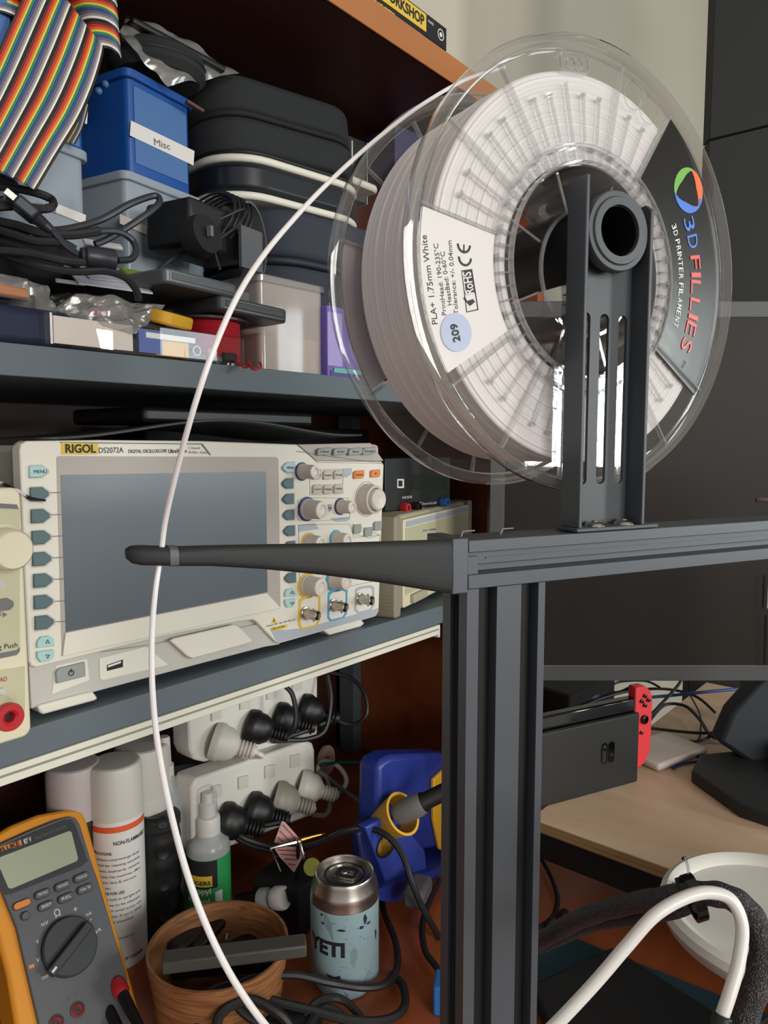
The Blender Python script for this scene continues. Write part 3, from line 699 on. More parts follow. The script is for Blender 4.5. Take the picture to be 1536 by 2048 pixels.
def btn(cx, cy, w, h, m, s=None, name='button'):
    pts = [(cx-w/2, cy-h*.3), (cx-w*.3, cy-h/2), (cx+w/2, cy-h/2), (cx+w/2, cy+h*.25), (cx+w*.35, cy+h/2), (cx-w/2, cy+h/2)]
    pts = [(x, y - .08*(x-cx)) for x, y in pts]; b = P3(pts, 0, .0026, name, m, None, .0006)
    if s: hw = min(w*.40, len(s)*1.75 + .5); ptext(OS, s, (cx-hw, cy+2.4), (cx+hw, cy+1.8), inkb, b, .0029, .0020)
for cx, cy, s in ((635, 950, 'Measure'), (657, 950, 'Acquire'), (678, 949, 'Storage'), (636, 978, 'Cursor'), (657, 978, 'Display'), (678, 977, 'Utility')): btn(cx, cy, 17, 18, mat_knob, s)
btn(719, 949, 20, 16, keyor, 'Quick'); btn(752, 947, 18, 15, keyor, '?')
for cx, cy in ((716, 1058), (738, 1064), (757, 1052)): btn(cx, cy, 15, 18, softbtn, '■' if False else None)
btn(658, 1016, 12, 13, softbtn, 'MENU')
for cx, cy, s in ((650, 903, 'Clear'), (682, 903, 'Auto'), (712, 903, 'Run'), (740, 902, 'Single')): btn(cx, cy, 27, 14, softbtn, s, 'run_button')
# input sockets
def bnc(cx, cy, ring, nm, pts):
    P_ = pp(OS, pts, .0004); c = (sum(p[0] for p in P_)/len(P_), sum(p[1] for p in P_)/len(P_))
    MB().ring(P_, [((a-c[0])*.84+c[0], (b-c[1])*.86+c[1]-.0008) for a, b in P_], 0, .0006).build('socket_frame', ring, os_)
    MB().prism([((a-c[0])*.8+c[0], (b-c[1])*.8+c[1]-.0008) for a, b in P_], 0, .0003).build('socket_well', whiteb if False else scopem, os_)
    q = fp(OS, cx, cy, 0); M = T(q.x, q.y, 0)
    b = MB().lathe([(.0062, 0), (.0062, .003), (.0049, .0032), (.0049, .0175), (.0040, .0175), (.0040, .006), (0, .006)], 28, M).build('socket', metal, os_)
    mb = MB(); mb.cyl(.0008, 0, .0017, 8, M @ T(0, .0047, .0125) @ RX(-90)); mb.cyl(.0008, 0, .0017, 8, M @ T(0, -.0047, .0125) @ RX(90)); mb.build('bayonet_lug', metal, b)
    MB().lathe([(.0022, .006), (.0022, .014), (.0008, .014), (.0008, .011), (0, .011)], 16, M).build('centre_pin', white, b)
bnc(608, 1226, yellowp, 'CH1', [(598, 1200), (606, 1193), (632, 1186), (641, 1190), (640, 1240), (634, 1252), (602, 1260), (596, 1248)])
bnc(664, 1210, cyanp, 'CH2', [(656, 1186), (664, 1179), (688, 1175), (695, 1179), (694, 1226), (688, 1236), (660, 1243), (655, 1236)])
bnc(717, 1197, lav, 'EXT', [(711, 1178), (720, 1173), (742, 1170), (748, 1174), (749, 1210), (742, 1220), (716, 1227), (709, 1220)])
ptext(OS, 'CH1', (614, 1197), (624, 1195), inkb, os_, .0009); ptext(OS, 'CH2', (669, 1184), (680, 1182), inkb, os_, .0009)
wt = P3([(543, 1247), (548, 1234), (554, 1245)], 0, .0005, 'warning_triangle', yellowp); P3([(547.3, 1244), (547.6, 1238), (549, 1238), (549, 1244)], .0005, .0007, 'warning_mark', inkb, wt)
ptext(OS, 'All inputs 1MΩ // 15pF  300 V RMS  CAT I', (533, 1254), (592, 1240), inkb, os_, .0004)
yl_ = P3([(541, 1256), (574, 1249), (575, 1254), (566, 1258), (545, 1262)], 0, .0006, 'yellow_tag', yellowp); ptext(OS, '50Ω ≤5V RMS', (545, 1260), (569, 1254), inkb, yl_, .0008)
# lower front details
zf = -.0035
def PL(pts, z0, z1, name, m, par=None, bev=0): return P3(pts, zf+z0, zf+z1, name, m, par, bev)
PL([(112, 1332), (174, 1318), (179, 1360), (104, 1388)], 0, .0005, 'switch_recess', scopem)
pw = PL([(113, 1345), (118, 1337), (171, 1324), (172, 1353), (114, 1368)], .0003, .003, 'power_button', softbtn, None, .0008)
q = fp(OS, 143, 1346, .0002); M = T(q.x, q.y, .0)
MB().ring([(.0021*math.cos(R(a)), .0021*math.sin(R(a))) for a in range(0, 360, 15)], [(.0016*math.cos(R(a)), .0016*math.sin(R(a))) for a in range(0, 360, 15)], -.0003, .0001, M).build('power_mark', inkb, pw)
MB().box(-.0003, .0003, .0004, .0028, -.0003, .0002, M).build('power_mark', inkb, pw)
PL([(199, 1317), (292, 1293), (338, 1330), (205, 1361), (200, 1358)], 0, .0008, 'usb_panel', scopem, None, .0003)
us = PL([(214, 1330), (246, 1319), (246, 1334), (214, 1342)], .0008, .0010, 'usb_socket', blackslot); PL([(216, 1331), (242, 1322), (242, 1326), (216, 1335)], .0010, .0013, 'usb_tongue', inkw, us)
PL([(341, 1282), (350, 1277), (468, 1250), (478, 1253), (506, 1280), (504, 1286), (386, 1318), (376, 1314)], .0005, .0045, 'cover_flap', scopem, None, .0012)
# feet
for pts in ([(80, 1424), (86, 1430), (190, 1402), (197, 1397), (186, 1383), (75, 1412)], [(648, 1262), (660, 1271), (722, 1254), (730, 1247), (722, 1238), (650, 1255)]):
    P_ = pp(OS, pts, .0); P_ = [(a, max(b, .0002)) for a, b in P_]
    MB().prism(P_, -.03, .0, None).build('front_foot', scopem, os_, .0015)

# ================================================================ bench supply at the left edge
PS = face((.200, .472, 1.0815)); PSX = PS
ps = thing('bench_supply', 'cream bench power supply half cut by the left edge of the photo', 'power supply', PS)
def PQ(pts, z0, z1, name, m, par=None, bev=0): return P3(pts, z0, z1, name, m, par or ps, bev, PS)
q = fp(PS, 56, 1300, 0); xr = q.x
MB().prism(rrect(xr-.16, xr, .0002, fp(PS, 30, 975, 0).y, .006), -.19, 0).build('case', cream, ps, .0015)
PQ([(-60, 1000), (34, 1012), (39, 1020), (40, 1300), (34, 1308), (-60, 1325)], 0, .0006, 'front_panel', creamp)
PQ([(-60, 1003), (34, 1009), (38, 1018), (-60, 1014)], .0006, .0010, 'panel_stripe', inkg)
PQ([(-60, 1318), (34, 1300), (40, 1294), (40, 1302), (34, 1310), (-60, 1330)], .0006, .0010, 'panel_stripe', inkg)
PQ([(-60, 1350), (50, 1332), (50, 1420), (44, 1430), (-60, 1460)], 0, .0005, 'terminal_panel', creamp)
q = fp(PS, 0, 1095, 0); MB().lathe([(.0150, 0), (.0150, .004), (.0130, .006), (.0125, .017), (.0110, .019), (0, .0192)], 48, T(q.x, q.y, 0)).build('knob', cream, ps)
PQ([(-30, 1160), (2, 1157), (10, 1163), (12, 1172), (8, 1180), (-30, 1184)], .0005, .0015, 'rocker', scoped); PQ([(-30, 1203), (15, 1196), (27, 1203), (28, 1212), (20, 1220), (-30, 1226)], .0005, .0018, 'rocker', inkg)
PQ([(6, 1224), (15, 1229), (6, 1235)], .0006, .0009, 'arrow_mark', inkg); ptext(PS, 'E', (0, 1232), (5, 1231), inkg, ps, .0009)
ptext(PS, 'Long Push', (-26, 1303), (35, 1294), inkb, ps, .0009, .0032)
ptext(PS, 'LOAD', (-14, 1366), (14, 1362), inkr, ps, .0009, .0030)
q = fp(PS, -6, 1412, 0); bp_ = MB().lathe([(.0095, 0), (.0095, .012), (.0085, .014), (.0080, .022), (.0052, .022), (.0050, .026)], 32, T(q.x-.004, q.y, 0)).build('binding_post', cream, ps)
MB().lathe([(.0050, .0255), (.0082, .022), (.0086, .0255), (.0080, .0275), (.0048, .0275), (.0032, .026), (.0028, .021), (0, .021)], 32, T(q.x-.004, q.y, 0)).build('post_ring', redp, bp_)
MB().cyl(.0026, .021, .0225, 16, T(q.x-.004, q.y, 0)).build('post_hole', blackslot, bp_)
PQ([(-10, 1380), (8, 1376), (13, 1384), (13, 1400), (-10, 1404)], .0004, .003, 'jack_cover', scoped)
# black strap tail lying over the corner
mb = MB(); vs = []
for (x, y, w, d) in ((-40, 958, 9, .47), (0, 965, 8, .482), (40, 983, 7, .49), (58, 996, 8, .492), (76, 999, 5, .494), (92, 1001, 4, .495)):
    vs += [at(x, y - w/2, d), at(x, y + w/2, d), at(x, y + w/2, d + .004), at(x, y - w/2, d + .004)]
mb.add(vs, [(4*i+j, 4*i+(j+1) % 4, 4*i+4+(j+1) % 4, 4*i+4+j) for i in range(5) for j in range(4)] + [(3, 2, 1, 0), (20, 21, 22, 23)])
tag(mb.build('strap', blackg), 'black strap tail lying over the corner of the cream power supply', 'strap')

# on top of the oscilloscope: dark curled folder
mb = MB()
def sheet(u, v):
    p = Vector((.255 + .335*u, .505 + .12*v, 1.2705))
    return p + Vector((0, 0, .002 + .014*math.sin(math.pi*min(1, u*1.05))**2*(1-.3*v) + .005*u*(1-v)))
mb.grid(sheet, 24, 8); tag(mb.build('plastic_folder', mat('folder_grey', '#3d3e3e', .35), None, solid=.002), 'dark grey curled plastic folder lying on top of the oscilloscope', 'folder')
tag(MB().box(.36, .56, .545, .66, 1.2860, 1.300, RZ(0)).build('flat_case', black, None, .004), 'flat black case resting on the dark folder above the oscilloscope', 'case')

# beige signal generator
g0 = onZ(790, 1237, 1.0817); SG = face((g0.x, g0.y, 1.0817), 14)
sg = thing('signal_generator', 'beige box instrument with rubber corner bumpers beside the oscilloscope', 'instrument', SG)
g_top = fp(SG, 807, 1031, 0).y
MB().box(-.002, .25, .004, g_top, -.10, -.004).build('case', beige, sg, .004)
rub = mat('bumper_beige', '#8d8775', .6)
MB().prism(rrect(-.004, .012, .0, g_top+.001, .004), -.03, .002).build('rubber_bumper', rub, sg, .002); MB().prism(rrect(.238, .254, .0, g_top+.001, .004), -.03, .002).build('rubber_bumper', rub, sg, .002)
for i in range(5): MB().box(-.0046, -.003, .010+.004*i, .012+.004*i, -.028, .0).build('bumper_rib', rub, sg)
MB().prism(rrect(.016, .236, .008, g_top-.004, .003), -.004, .003).build('front_frame', cream, sg, .001)
MB().box(.020, .232, .022, g_top-.014, .003, .0036).build('front_panel', creamp, sg)
MB().box(.022, .230, g_top-.0125, g_top-.0065, .003, .0036).build('name_strip', lav, sg)
ptext(SG, 'SG-1000', (846, 1063), (872, 1060), inkblue, sg, .0040, .0022)
mb = MB(); mb.box(.035, .075, .0102, .020, .0031, .008); mb.build('carry_latch', beige, sg, .001)

# black electronic load box standing on the generator
BX = face((.668, .532, 1.1816 + .0))
bz_ = 1.0817 + g_top + .0012
BX = face((onY(770, 1020, .53).x, .530, bz_)); bx_ = thing('load_tester', 'black metal test box with red and blue terminals on the beige instrument', 'instrument', BX)
MB().box(.0, onY(900, 1000, .53).x - onY(770, 1000, .53).x, .0, .060, -.09, 0).build('case', black, bx_, .0008)
def BP(pts, z0, z1, name, m, par=None): return P3(pts, z0, z1, name, m, par or bx_, 0, BX)
BP([(825, 948), (893, 956), (893, 978), (823, 980)], 0, .0004, 'display', mat('display_dark', '#1c2620', .2))
u = BP([(795, 958), (808, 958), (808, 976), (795, 976)], 0, .0008, 'usb_socket', inkw); BP([(797, 961), (805, 961), (805, 973), (797, 973)], .0008, .0010, 'usb_hole', blackslot, u)
for cx, cy, m_ in ((805, 1015, redp), (828, 1013, black), (884, 1004, mat('blue_plastic', '#22579e', .4))):
    q = fp(BX, cx, cy, 0); t_ = MB().lathe([(.0058, 0), (.0058, .006), (.005, .009), (.003, .009), (.003, .006), (0, .006)], 24, T(q.x, q.y, 0)).build('terminal', m_, bx_)
ptext(BX, 'MODE', (805, 998), (824, 996), inkw, bx_, .0005, .003); ptext(BX, 'ElectricLoad', (845, 1010), (873, 1007), inkw, bx_, .0005, .003); ptext(BX, 'Monitor', (845, 1020), (868, 1017), inkw, bx_, .0005, .003)
BP([(836, 1005), (843, 1004), (843, 1021), (836, 1022)], 0, .0005, 'battery_mark', inkw)
# black filler block added to keep the space behind dark
tag(MB().box(.50, .90, .755, .795, 1.083, 1.29).build('dark_filler', blackm, None, .004), 'matt black filler block added to darken the space behind the instruments', 'case')

# ================================================================ multimeter
mo = Vector((.343, .537, .7515)); MM = face(mo, 0, 36.6)
mt = thing('multimeter', 'grey handheld multimeter in an orange holster leaning at lower left', 'multimeter', MM)
def MP(pts, z0, z1, name, m, par=None, bev=0): return P3(pts, z0, z1, name, m, par or mt, bev, MM)
MP([(-52, 1698), (-20, 1675), (20, 1650), (75, 1628), (130, 1618), (152, 1617), (166, 1622), (176, 1645), (228, 1838), (257, 1938), (284, 2036), (296, 2075), (286, 2092), (60, 2175), (50, 2160), (15, 1950), (-25, 1800)], -.036, 0, 'holster', orange, None, .004)
fc = MP([(-38, 1712), (0, 1687), (60, 1660), (112, 1639), (140, 1632), (152, 1636), (160, 1648), (183, 1722), (196, 1758), (238, 1898), (254, 1952), (272, 2050), (276, 2078), (92, 2125), (78, 2048), (33, 1855), (0, 1773), (-25, 1730)], 0, .0045, 'meter_face', metergrey, None, .0012)
MP([(-30, 1712), (0, 1694), (70, 1663), (128, 1640), (142, 1638), (150, 1648), (176, 1722), (162, 1733), (22, 1788), (10, 1790), (-15, 1740)], .0045, .0052, 'display_surround', meterdark, None, .0004)
MP([(-8, 1718), (6, 1712), (138, 1662), (143, 1664), (156, 1716), (154, 1722), (24, 1777), (17, 1776)], .0052, .0056, 'display', lcdg)
bd = MP([(-30, 1705), (42, 1679), (44, 1690), (-26, 1712)], .0052, .0058, 'badge', keyor); ptext(MM, 'FLUKE', (2, 1706), (40, 1690), inkb, bd, .0062, .004, bold=.03)
ptext(MM, '87 V', (49, 1688), (64, 1682), inkw, mt, .0056, .0042, bold=.02); ptext(MM, 'TRUE RMS MULTIMETER', (70, 1680), (133, 1655), inkg, mt, .0056, .0024)
def mkey(cx, cy, w, h, m, s=None, sl=-.40):
    c = fp(MM, cx, cy, .0046); a = fp(MM, cx + w/2, cy + sl*w/2, .0046); L2 = (a - c).length; an = math.atan2((a-c).y, (a-c).x)
    M = T(c.x, c.y, .0044) @ Matrix.Rotation(an, 4, 'Z'); hh = L2*h/w
    b = MB().prism(rrect(-L2, L2, -hh, hh, hh*.95, 5), 0, .0026, M).build('button', m, mt, .0006)
    MB().ring(rrect(-L2-.0008, L2+.0008, -hh-.0008, hh+.0008, hh*.95+.0008, 5), rrect(-L2, L2, -hh, hh, hh*.95, 5), 0, .0005, M).build('button_bed', meterdark, b)
    if s: letters(s, M @ T(-L2*.62, -hh*.35, .0029), L2*1.24, inkw, b, hh*.75)
for cx, cy, s in ((84, 1788, 'MIN MAX'), (124, 1772, 'RANGE'), (162, 1755, 'HOLD'), (91, 1812, 'BEEP'), (131, 1796, 'REL'), (169, 1778, 'Hz %')): mkey(cx, cy, 30, 13, metergrey, s)
mkey(43, 1809, 33, 13, keyor); mkey(50, 1832, 16, 14, metergrey)
q = fp(MM, 137, 1894, .0046); q2 = fp(MM, 190, 1877, .0046); dr = (q2-q).length
dm = MB().lathe([(dr, .0044), (dr, .009), (dr*.95, .0102), (0, .0102)], 48, T(q.x, q.y, 0)).build('range_dial', meterdark, mt)
a = fp(MM, 102, 1945, .012); b = fp(MM, 178, 1848, .012); d = b - a; M = T(a.x, a.y, .0100) @ Matrix.Rotation(math.atan2(d.y, d.x), 4, 'Z')
MB().prism(rrect(-.002, d.length, -.0042, .0042, .0018), 0, .0065, M).build('dial_grip', meterdark, dm, .0015); MB().box(-.001, .004, -.0009, .0009, .0064, .0068, M).build('dial_pointer', inkw, dm)
for s, A, B, m_ in (('OFF', (84, 1960), (97, 1954), inkw), ('V', (73, 1888), (79, 1885), inkw), ('V', (74, 1925), (80, 1922), inkw), ('mV', (83, 1853), (97, 1848), inkw), ('Ω', (110, 1835), (122, 1830), inkw), ('+', (148, 1826), (156, 1823), inkw), ('mA', (172, 1833), (184, 1828), inkw), ('A', (180, 1842), (184, 1840), inkw), ('µA', (192, 1866), (203, 1861), inkw), ('COM', (181, 1980), (196, 1973), inkg), ('V Ω', (218, 1957), (240, 1947), inkg), ('mA µA', (135, 2002), (158, 1990), inkg), ('A', (101, 2020), (107, 2017), inkg)): ptext(MM, s, A, B, m_, mt, .0049)
P_ = [(57, 1931), (68, 1927), (69, 1934), (58, 1938)]; MP(P_, .0045, .0049, 'yellow_mark', keyor)
for cx, cy in ((113, 2046), (155, 2020)):
    q = fp(MM, cx, cy, .0046); M = T(q.x, q.y, .0044)
    j = MB().lathe([(.0062, 0), (.0062, .0008), (.0048, .0010), (.0046, .0004), (.0020, .0004), (.0020, .0012), (.0012, .0012), (.0010, .0002), (0, .0002)], 28, M).build('jack', meterdark, mt)
    MB().lathe([(.0044, .0006), (.0036, .0014), (.0028, .0006)], 28, M).build('jack_ring', redp, j)
rl = thing('test_lead', 'black test lead with red cap plugged into multimeter', 'test lead', align(at(235, 1968, .655), at(282, 2060, .62)))
MB().lathe([(0, -.004), (.0060, -.002), (.0068, .003), (.0068, .010), (.0058, .012), (0, .012)], 24).build('cap', redp, rl)
MB().lathe([(.0050, .010), (.0046, .03), (.0040, .05), (0, .052)], 20).build('sleeve', black, rl)
bl_ = thing('test_lead', 'all black test lead plug beside the red one on multimeter', 'test lead', align(at(203, 1993, .655), at(240, 2062, .625)))
MB().lathe([(0, -.002), (.0058, 0), (.0064, .004), (.0064, .012), (.0050, .014), (.0042, .040), (0, .042)], 20).build('sleeve', black, bl_)
MB().lathe([(.0066, .006), (.0070, .007), (.0066, .008)], 20).build('grip_ring', rubber, bl_)
# ================================================================ lower bay: cans, bottles, cup
def upright_thing(name, label, cat, x, y, z=.7503, yaw=0, group=None): return thing(name, label, cat, flat((x, y, z), yaw), group)
FACEH = math.degrees(HEAD) - 90
def spray(px, ytop, Y, r, capc, bodyc, label, base=.7503, caph=.052, stripe=None):
    tp = onY(px, ytop, Y); H_ = tp.z - base
    t = upright_thing('spray_can', label, 'spray can', tp.x, tp.y, base)
    MB().lathe([(0, 0), (r*.92, 0), (r, .004), (r, H_-caph-.004), (r*.97, H_-caph), (r*.9, H_-caph)], 48).build('body', bodyc, t)
    MB().lathe([(r*1.0, H_-caph), (r*1.0, H_-.008), (r*.93, H_-.001), (r*.88, H_), (r*.84, H_+.0003), (r*.80, H_+.0004), (0, H_+.0006)], 48).build('cap', capc, t)
    if stripe: MB().lathe([(r*1.003, H_-caph-stripe[1]), (r*1.003, H_-caph-stripe[2])], 48).build('stripe', stripe[0], t)
    return t, H_, tp
greycap = mat('cap_white', '#c9c5bc', .45)
t, H_, tp = spray(229, 1521, .66, .0262, greycap, whiteb, 'white spray can with orange stripe and printed instructions behind multimeter', stripe=(rust, .004, .010))
def wrap_text(t, s, r, z, a0, wdeg, h, m, bold=0.0):
    me = textmesh(s, bold); xs = [v.co.x for v in me.vertices]; x0, x1 = min(xs), max(xs)
    bm = bmesh.new(); bm.from_mesh(me)
    bmesh.ops.subdivide_edges(bm, edges=[e for e in bm.edges if e.calc_length() > .25], cuts=2)
    for v in bm.verts:
        a = R(a0) + R(wdeg) * (v.co.x - x0) / (x1 - x0); rr = r + .0002 + v.co.z * .003
        v.co = Vector((rr*math.cos(a), rr*math.sin(a), z + v.co.y * h / .72))
    bm.to_mesh(me); bm.free(); me.materials.clear(); me.materials.append(m)
    o = bpy.data.objects.new('lettering', me); col.objects.link(o); o.parent = t; return o
# angle of the can side that faces the camera
def toward(p): return math.degrees(math.atan2(CAM.y - p.y, CAM.x - p.x))
af = toward(tp); zc = H_ - .052
wrap_text(t, 'NON-FLAMMABLE', .0262, zc - .0225, af - 8, 78, .0040, inkb, .02)
lines = ['APPLICATIONS:', 'High pressure compressed gas duster', 'designed for cleaning sensitive', 'electronics, keyboards, cameras,', 'mechanisms, Fax machines, office', 'equipment, lens & mirrors,', 'watches etc.', 'DIRECTIONS FOR USE:', 'Dust can is held in upright pos.', 'spray at area to be cleaned.', 'unit to reach small areas use', 'extension tube. If can is tilted', 'liquid will be expelled', 'no effect.', 'STORAGE:', 'temperature or moisture', 'property', 'not above 50C', '#1234A', 'KEEP OUT OF REACH OF CHILDREN']
for i, s in enumerate(lines):
    b = s.endswith(':') or s.startswith('KEEP'); wrap_text(t, s, .0262, zc - .032 - .0058*i, af - 62, min(112, 3.9*len(s)), .0026 if not b else .003, inkb, .02 if b else 0)
t, H_, tp = spray(283, 1487, .685, .0290, greycap, greycap, 'white spray can with green band behind the orange striped can', stripe=(green, .020, .023))
t, H_, tp = spray(147, 1525, .685, .0262, mat('cap_lilac', '#b3a9a6', .5), black, 'spray can with pale lilac cap above the multimeter')
# dark flexible bottle with dimples
p = onZ(322, 1862, .7503); t = upright_thing('black_canister', 'ribbed black cylinder with dark glass top between spray cans and bottle', 'canister', p.x, p.y); H_ = onY(322, 1618, p.y).z - .75
r = .0225; prof = [(0, 0), (r, .001)]
for i in range(24): prof.append((r*(1 + .035*math.sin(i*1.4)), .004 + (H_-.012)*i/23))
prof += [(r*.98, H_-.004), (r*.8, H_), (r*.62, H_-.001)]
MB().lathe(prof, 32).build('body', black, t)
MB().lathe([(r*.62, H_-.003), (r*.5, H_-.0015), (0, H_-.001)], 32).build('lens', mat('lens_glass', '#3a3c40', .1), t)
MB().lathe([(r*.96, H_-.016), (r*1.04, H_-.014), (r*1.04, H_-.006), (r*.96, H_-.005)], 32).build('collar', rubber, t)
af = toward(p)
for i in range(4):
    z = .03 + i*.034; a = R(af + 12); MB().lathe([(.0062, 0), (.0056, .0012), (.004, .0006), (0, .0003)], 20, T(r*.995*math.cos(a), r*.995*math.sin(a), z) @ RZ(af+12) @ RY(90)).build('dimple', rubber, t)
# grey can with nozzle behind
p = Vector((onY(368, 1560, .675).x, .675, .75)); t = upright_thing('spray_can', 'grey spray can with clear nozzle cap and red logo behind green bottle', 'spray can', p.x, p.y)
z1 = onY(368, 1548, .675).z - .75; r = .0255
MB().lathe([(0, 0), (r, .001), (r, z1-.006), (r*.8, z1+.002), (r*.5, z1+.004), (0, z1+.004)], 40).build('body', mat('can_grey', '#77828a', .4), t)
ofs = onY(338, 1500, .675).x - p.x
af = toward(p); wrap_text(t, 'IP', r, z1 - .050, af - 12, 40, .012, inkb, .03)
a = R(af + 24); LG = T(r*math.cos(a), r*math.sin(a), z1 - .018) @ RZ(af+24) @ RY(90)
MB().lathe([(.0105, 0), (.0105, .0008), (0, .001)], 28, LG).build('logo_disc', blackg, t); MB().lathe([(.0066, .001), (.0066, .0015), (.0042, .0015), (.0042, .001)], 24, LG).build('logo_ring', joyred, t)
p2 = onY(343, 1540, .66); ns = upright_thing('spray_nozzle', 'white pump nozzle of a bottle standing behind the curved filament', 'nozzle bottle', p2.x, p2.y + .012)
zt_ = onY(343, 1468, p2.y + .012).z - .75; zb_ = onY(343, 1540, p2.y + .012).z - .75
MB().lathe([(0, 0), (.018, .0), (.018, zb_-.02), (.008, zb_)], 24).build('bottle', frosted, ns)
MB().lathe([(.0095, zb_-.002), (.0095, zb_+.009), (.0070, zb_+.010), (.0062, zt_-.002), (.0050, zt_), (0, zt_)], 24).build('pump', greycap, ns)
# isopropyl spray bottle
p = onZ(420, 1846, .7503); t = upright_thing('spray_bottle', 'clear spray bottle with black and green label and white pump', 'spray bottle', p.x, p.y)
Yp = p.y; zz = lambda y: onY(420, y, Yp).z - .7503
r = .0232
MB().lathe([(0, 0), (r, .001), (r, zz(1690)), (r*.92, zz(1676)), (r*.62, zz(1664)), (r*.55, zz(1660))], 40).build('bottle', frosted, t)
MB().lathe([(r*1.006, zz(1850)+.004), (r*1.006, zz(1697))], 48).build('label', green, t)
af = toward(p)
MB().lathe([(r*1.012, zz(1752)), (r*1.012, zz(1698))], 24, None, 1, 1, R(af-110), R(af+22)).build('label_panel', inkb, t)
MB().lathe([(r*1.018, zz(1748)), (r*1.018, zz(1727))], 24, None, 1, 1, R(af-70), R(af+8)).build('name_badge', yellowp, t)
wrap_text(t, 'DIGGERS', r*1.018, zz(1744), af - 66, 70, .0042, inkb, .03)
wrap_text(t, 'isopropyl', r*1.006, zz(1762), af - 78, 82, .0062, inkw, .02); wrap_text(t, 'alcohol', r*1.006, zz(1781), af - 66, 66, .0062, inkw, .02)
MB().lathe([(r*1.01, zz(1800)), (r*1.01, zz(1760))], 8, None, 1, 1, R(af+15), R(af+35)).build('label_picture', inkw, t)
MB().lathe([(.0128, zz(1672)), (.0132, zz(1668)), (.0132, zz(1632)), (.0120, zz(1628)), (.0092, zz(1626)), (.0086, zz(1604)), (.0062, zz(1600)), (.0056, zz(1582)), (0, zz(1580))], 32).build('pump', whiteb, t)
MB().lathe([(.0108, zz(1628)), (.0102, zz(1585)), (.0085, zz(1573)), (0, zz(1570))], 32).build('clear_cap', clearp, t)
# turned wooden cup
cc = onZ(437, 1885, .823); cx, cy = cc.x, cc.y
t = upright_thing('wooden_cup', 'turned brown wooden cup holding dark tools beside multimeter', 'cup', cx, cy); rim = .0625; hh = .073
MB().lathe([(0, 0), (rim*.84, 0), (rim*.86, .003), (rim*.93, .04), (rim, hh-.003), (rim*.995, hh), (rim*.955, hh), (rim*.94, hh-.004), (rim*.82, .010), (0, .008)], 72).build('cup', cork, t)
def bar(name, label, cat, a, b, w, h, m, bev=.001, par=None):
    d = Vector(b) - Vector(a); M = align(a, b); o = MB().box(-w/2, w/2, -h/2, h/2, 0, d.length).build(name, m, par, bev)
    if par is None: o.matrix_world = M; tag(o, label, cat)
    else: o.matrix_basis = M
    return o
def bar2(name, label, cat, a, b, w, h, m, bev=.001):
    """bar whose narrow side stays level"""
    a = Vector(a); b = Vector(b); z = (b-a).normalized(); x = z.cross(UZ).normalized(); y = z.cross(x)
    M = Matrix((x, y, z)).transposed().to_4x4(); M.translation = a
    o = MB().box(-w/2, w/2, -h/2, h/2, 0, (b-a).length).build(name, m, None, bev); o.matrix_world = M; return tag(o, label, cat)
zr = .823
bar2('tool_handle', 'dark grey flat tool resting across rim of the wooden cup', 'tool', onZ(325, 1925, zr+.0058), onZ(612, 1890, zr+.0058), .018, .011, mat('tool_grey', '#46443f', .55), .0015)
bar2('tool_handle', 'black slim tool lying in wooden cup beneath the grey one', 'tool', at(345, 1940, .700), at(560, 1925, .70), .012, .012, black, .002)
bar2('usb_stick', 'black memory stick with white corner standing in wooden cup', 'usb stick', at(385, 1900, .70), at(440, 1840, .735), .016, .008, black, .002)
bar2('black_marker', 'thick black marker leaning inside the wooden cup', 'marker', at(345, 1905, .69), at(412, 1855, .735), .017, .014, rubber, .004)
tag(MB().ball(.016, T(*at(478, 1898, .715)), 20, 1.5, .8, .5).build('earbud_case', black), 'small oval black case inside wooden cup beside the white wire', 'case')
cable('white_wire', 'thin white wire curled inside the wooden cup', [at(452, 1878, .725), at(458, 1862, .735), at(478, 1870, .735), at(490, 1890, .72), at(470, 1885, .72), at(450, 1890, .72)], .0008, whiteb, 'wire')
# drink can in pale blue print
p = onZ(690, 1962, .7503); t = upright_thing('drink_can', 'pale blue printed drink can with silver top on the red desk', 'can', p.x, p.y)
Hc = onY(690, 1740, p.y).z - .7503; r = .0328
MB().lathe([(0, .003), (r*.7, .003), (r*.74, 0), (r*.82, .001), (r, .012), (r, Hc-.024)], 64).build('sleeve', canblue, t)
lid = MB().lathe([(r*1.0, Hc-.024), (r*1.0, Hc-.0225), (r*.97, Hc-.019), (r*.985, Hc-.0165), (r*.96, Hc-.012), (r*.86, Hc-.004), (r*.86, Hc-.001), (r*.84, Hc), (r*.81, Hc-.001), (r*.79, Hc-.005), (r*.74, Hc-.0045), (0, Hc-.0038)], 64).build('metal_top', steel, t)
MB().ring([(r*.60*math.cos(R(a)), r*.60*math.sin(R(a))) for a in range(0, 360, 12)], [(r*.55*math.cos(R(a)), r*.55*math.sin(R(a))) for a in range(0, 360, 12)], Hc-.0045, Hc-.0032).build('score_ring', metal, lid)
MT = RZ(20); MB().ring([(x_*.62, y_) for x_, y_ in rrect(-.014, .014, -.013, .008, .006)], [(x_*.36, y_-.002) for x_, y_ in rrect(-.011, .011, -.008, .004, .003)], Hc-.0036, Hc-.0016, MT).build('pull_tab', steel, lid)
MB().lathe([(.003, Hc-.002), (.0022, Hc-.0008), (0, Hc-.0006)], 16).build('rivet', steel, lid)
af = toward(p); wrap_text(t, 'YETI', r, Hc*.43, af - 70, 70, .0135, inkb, .045)
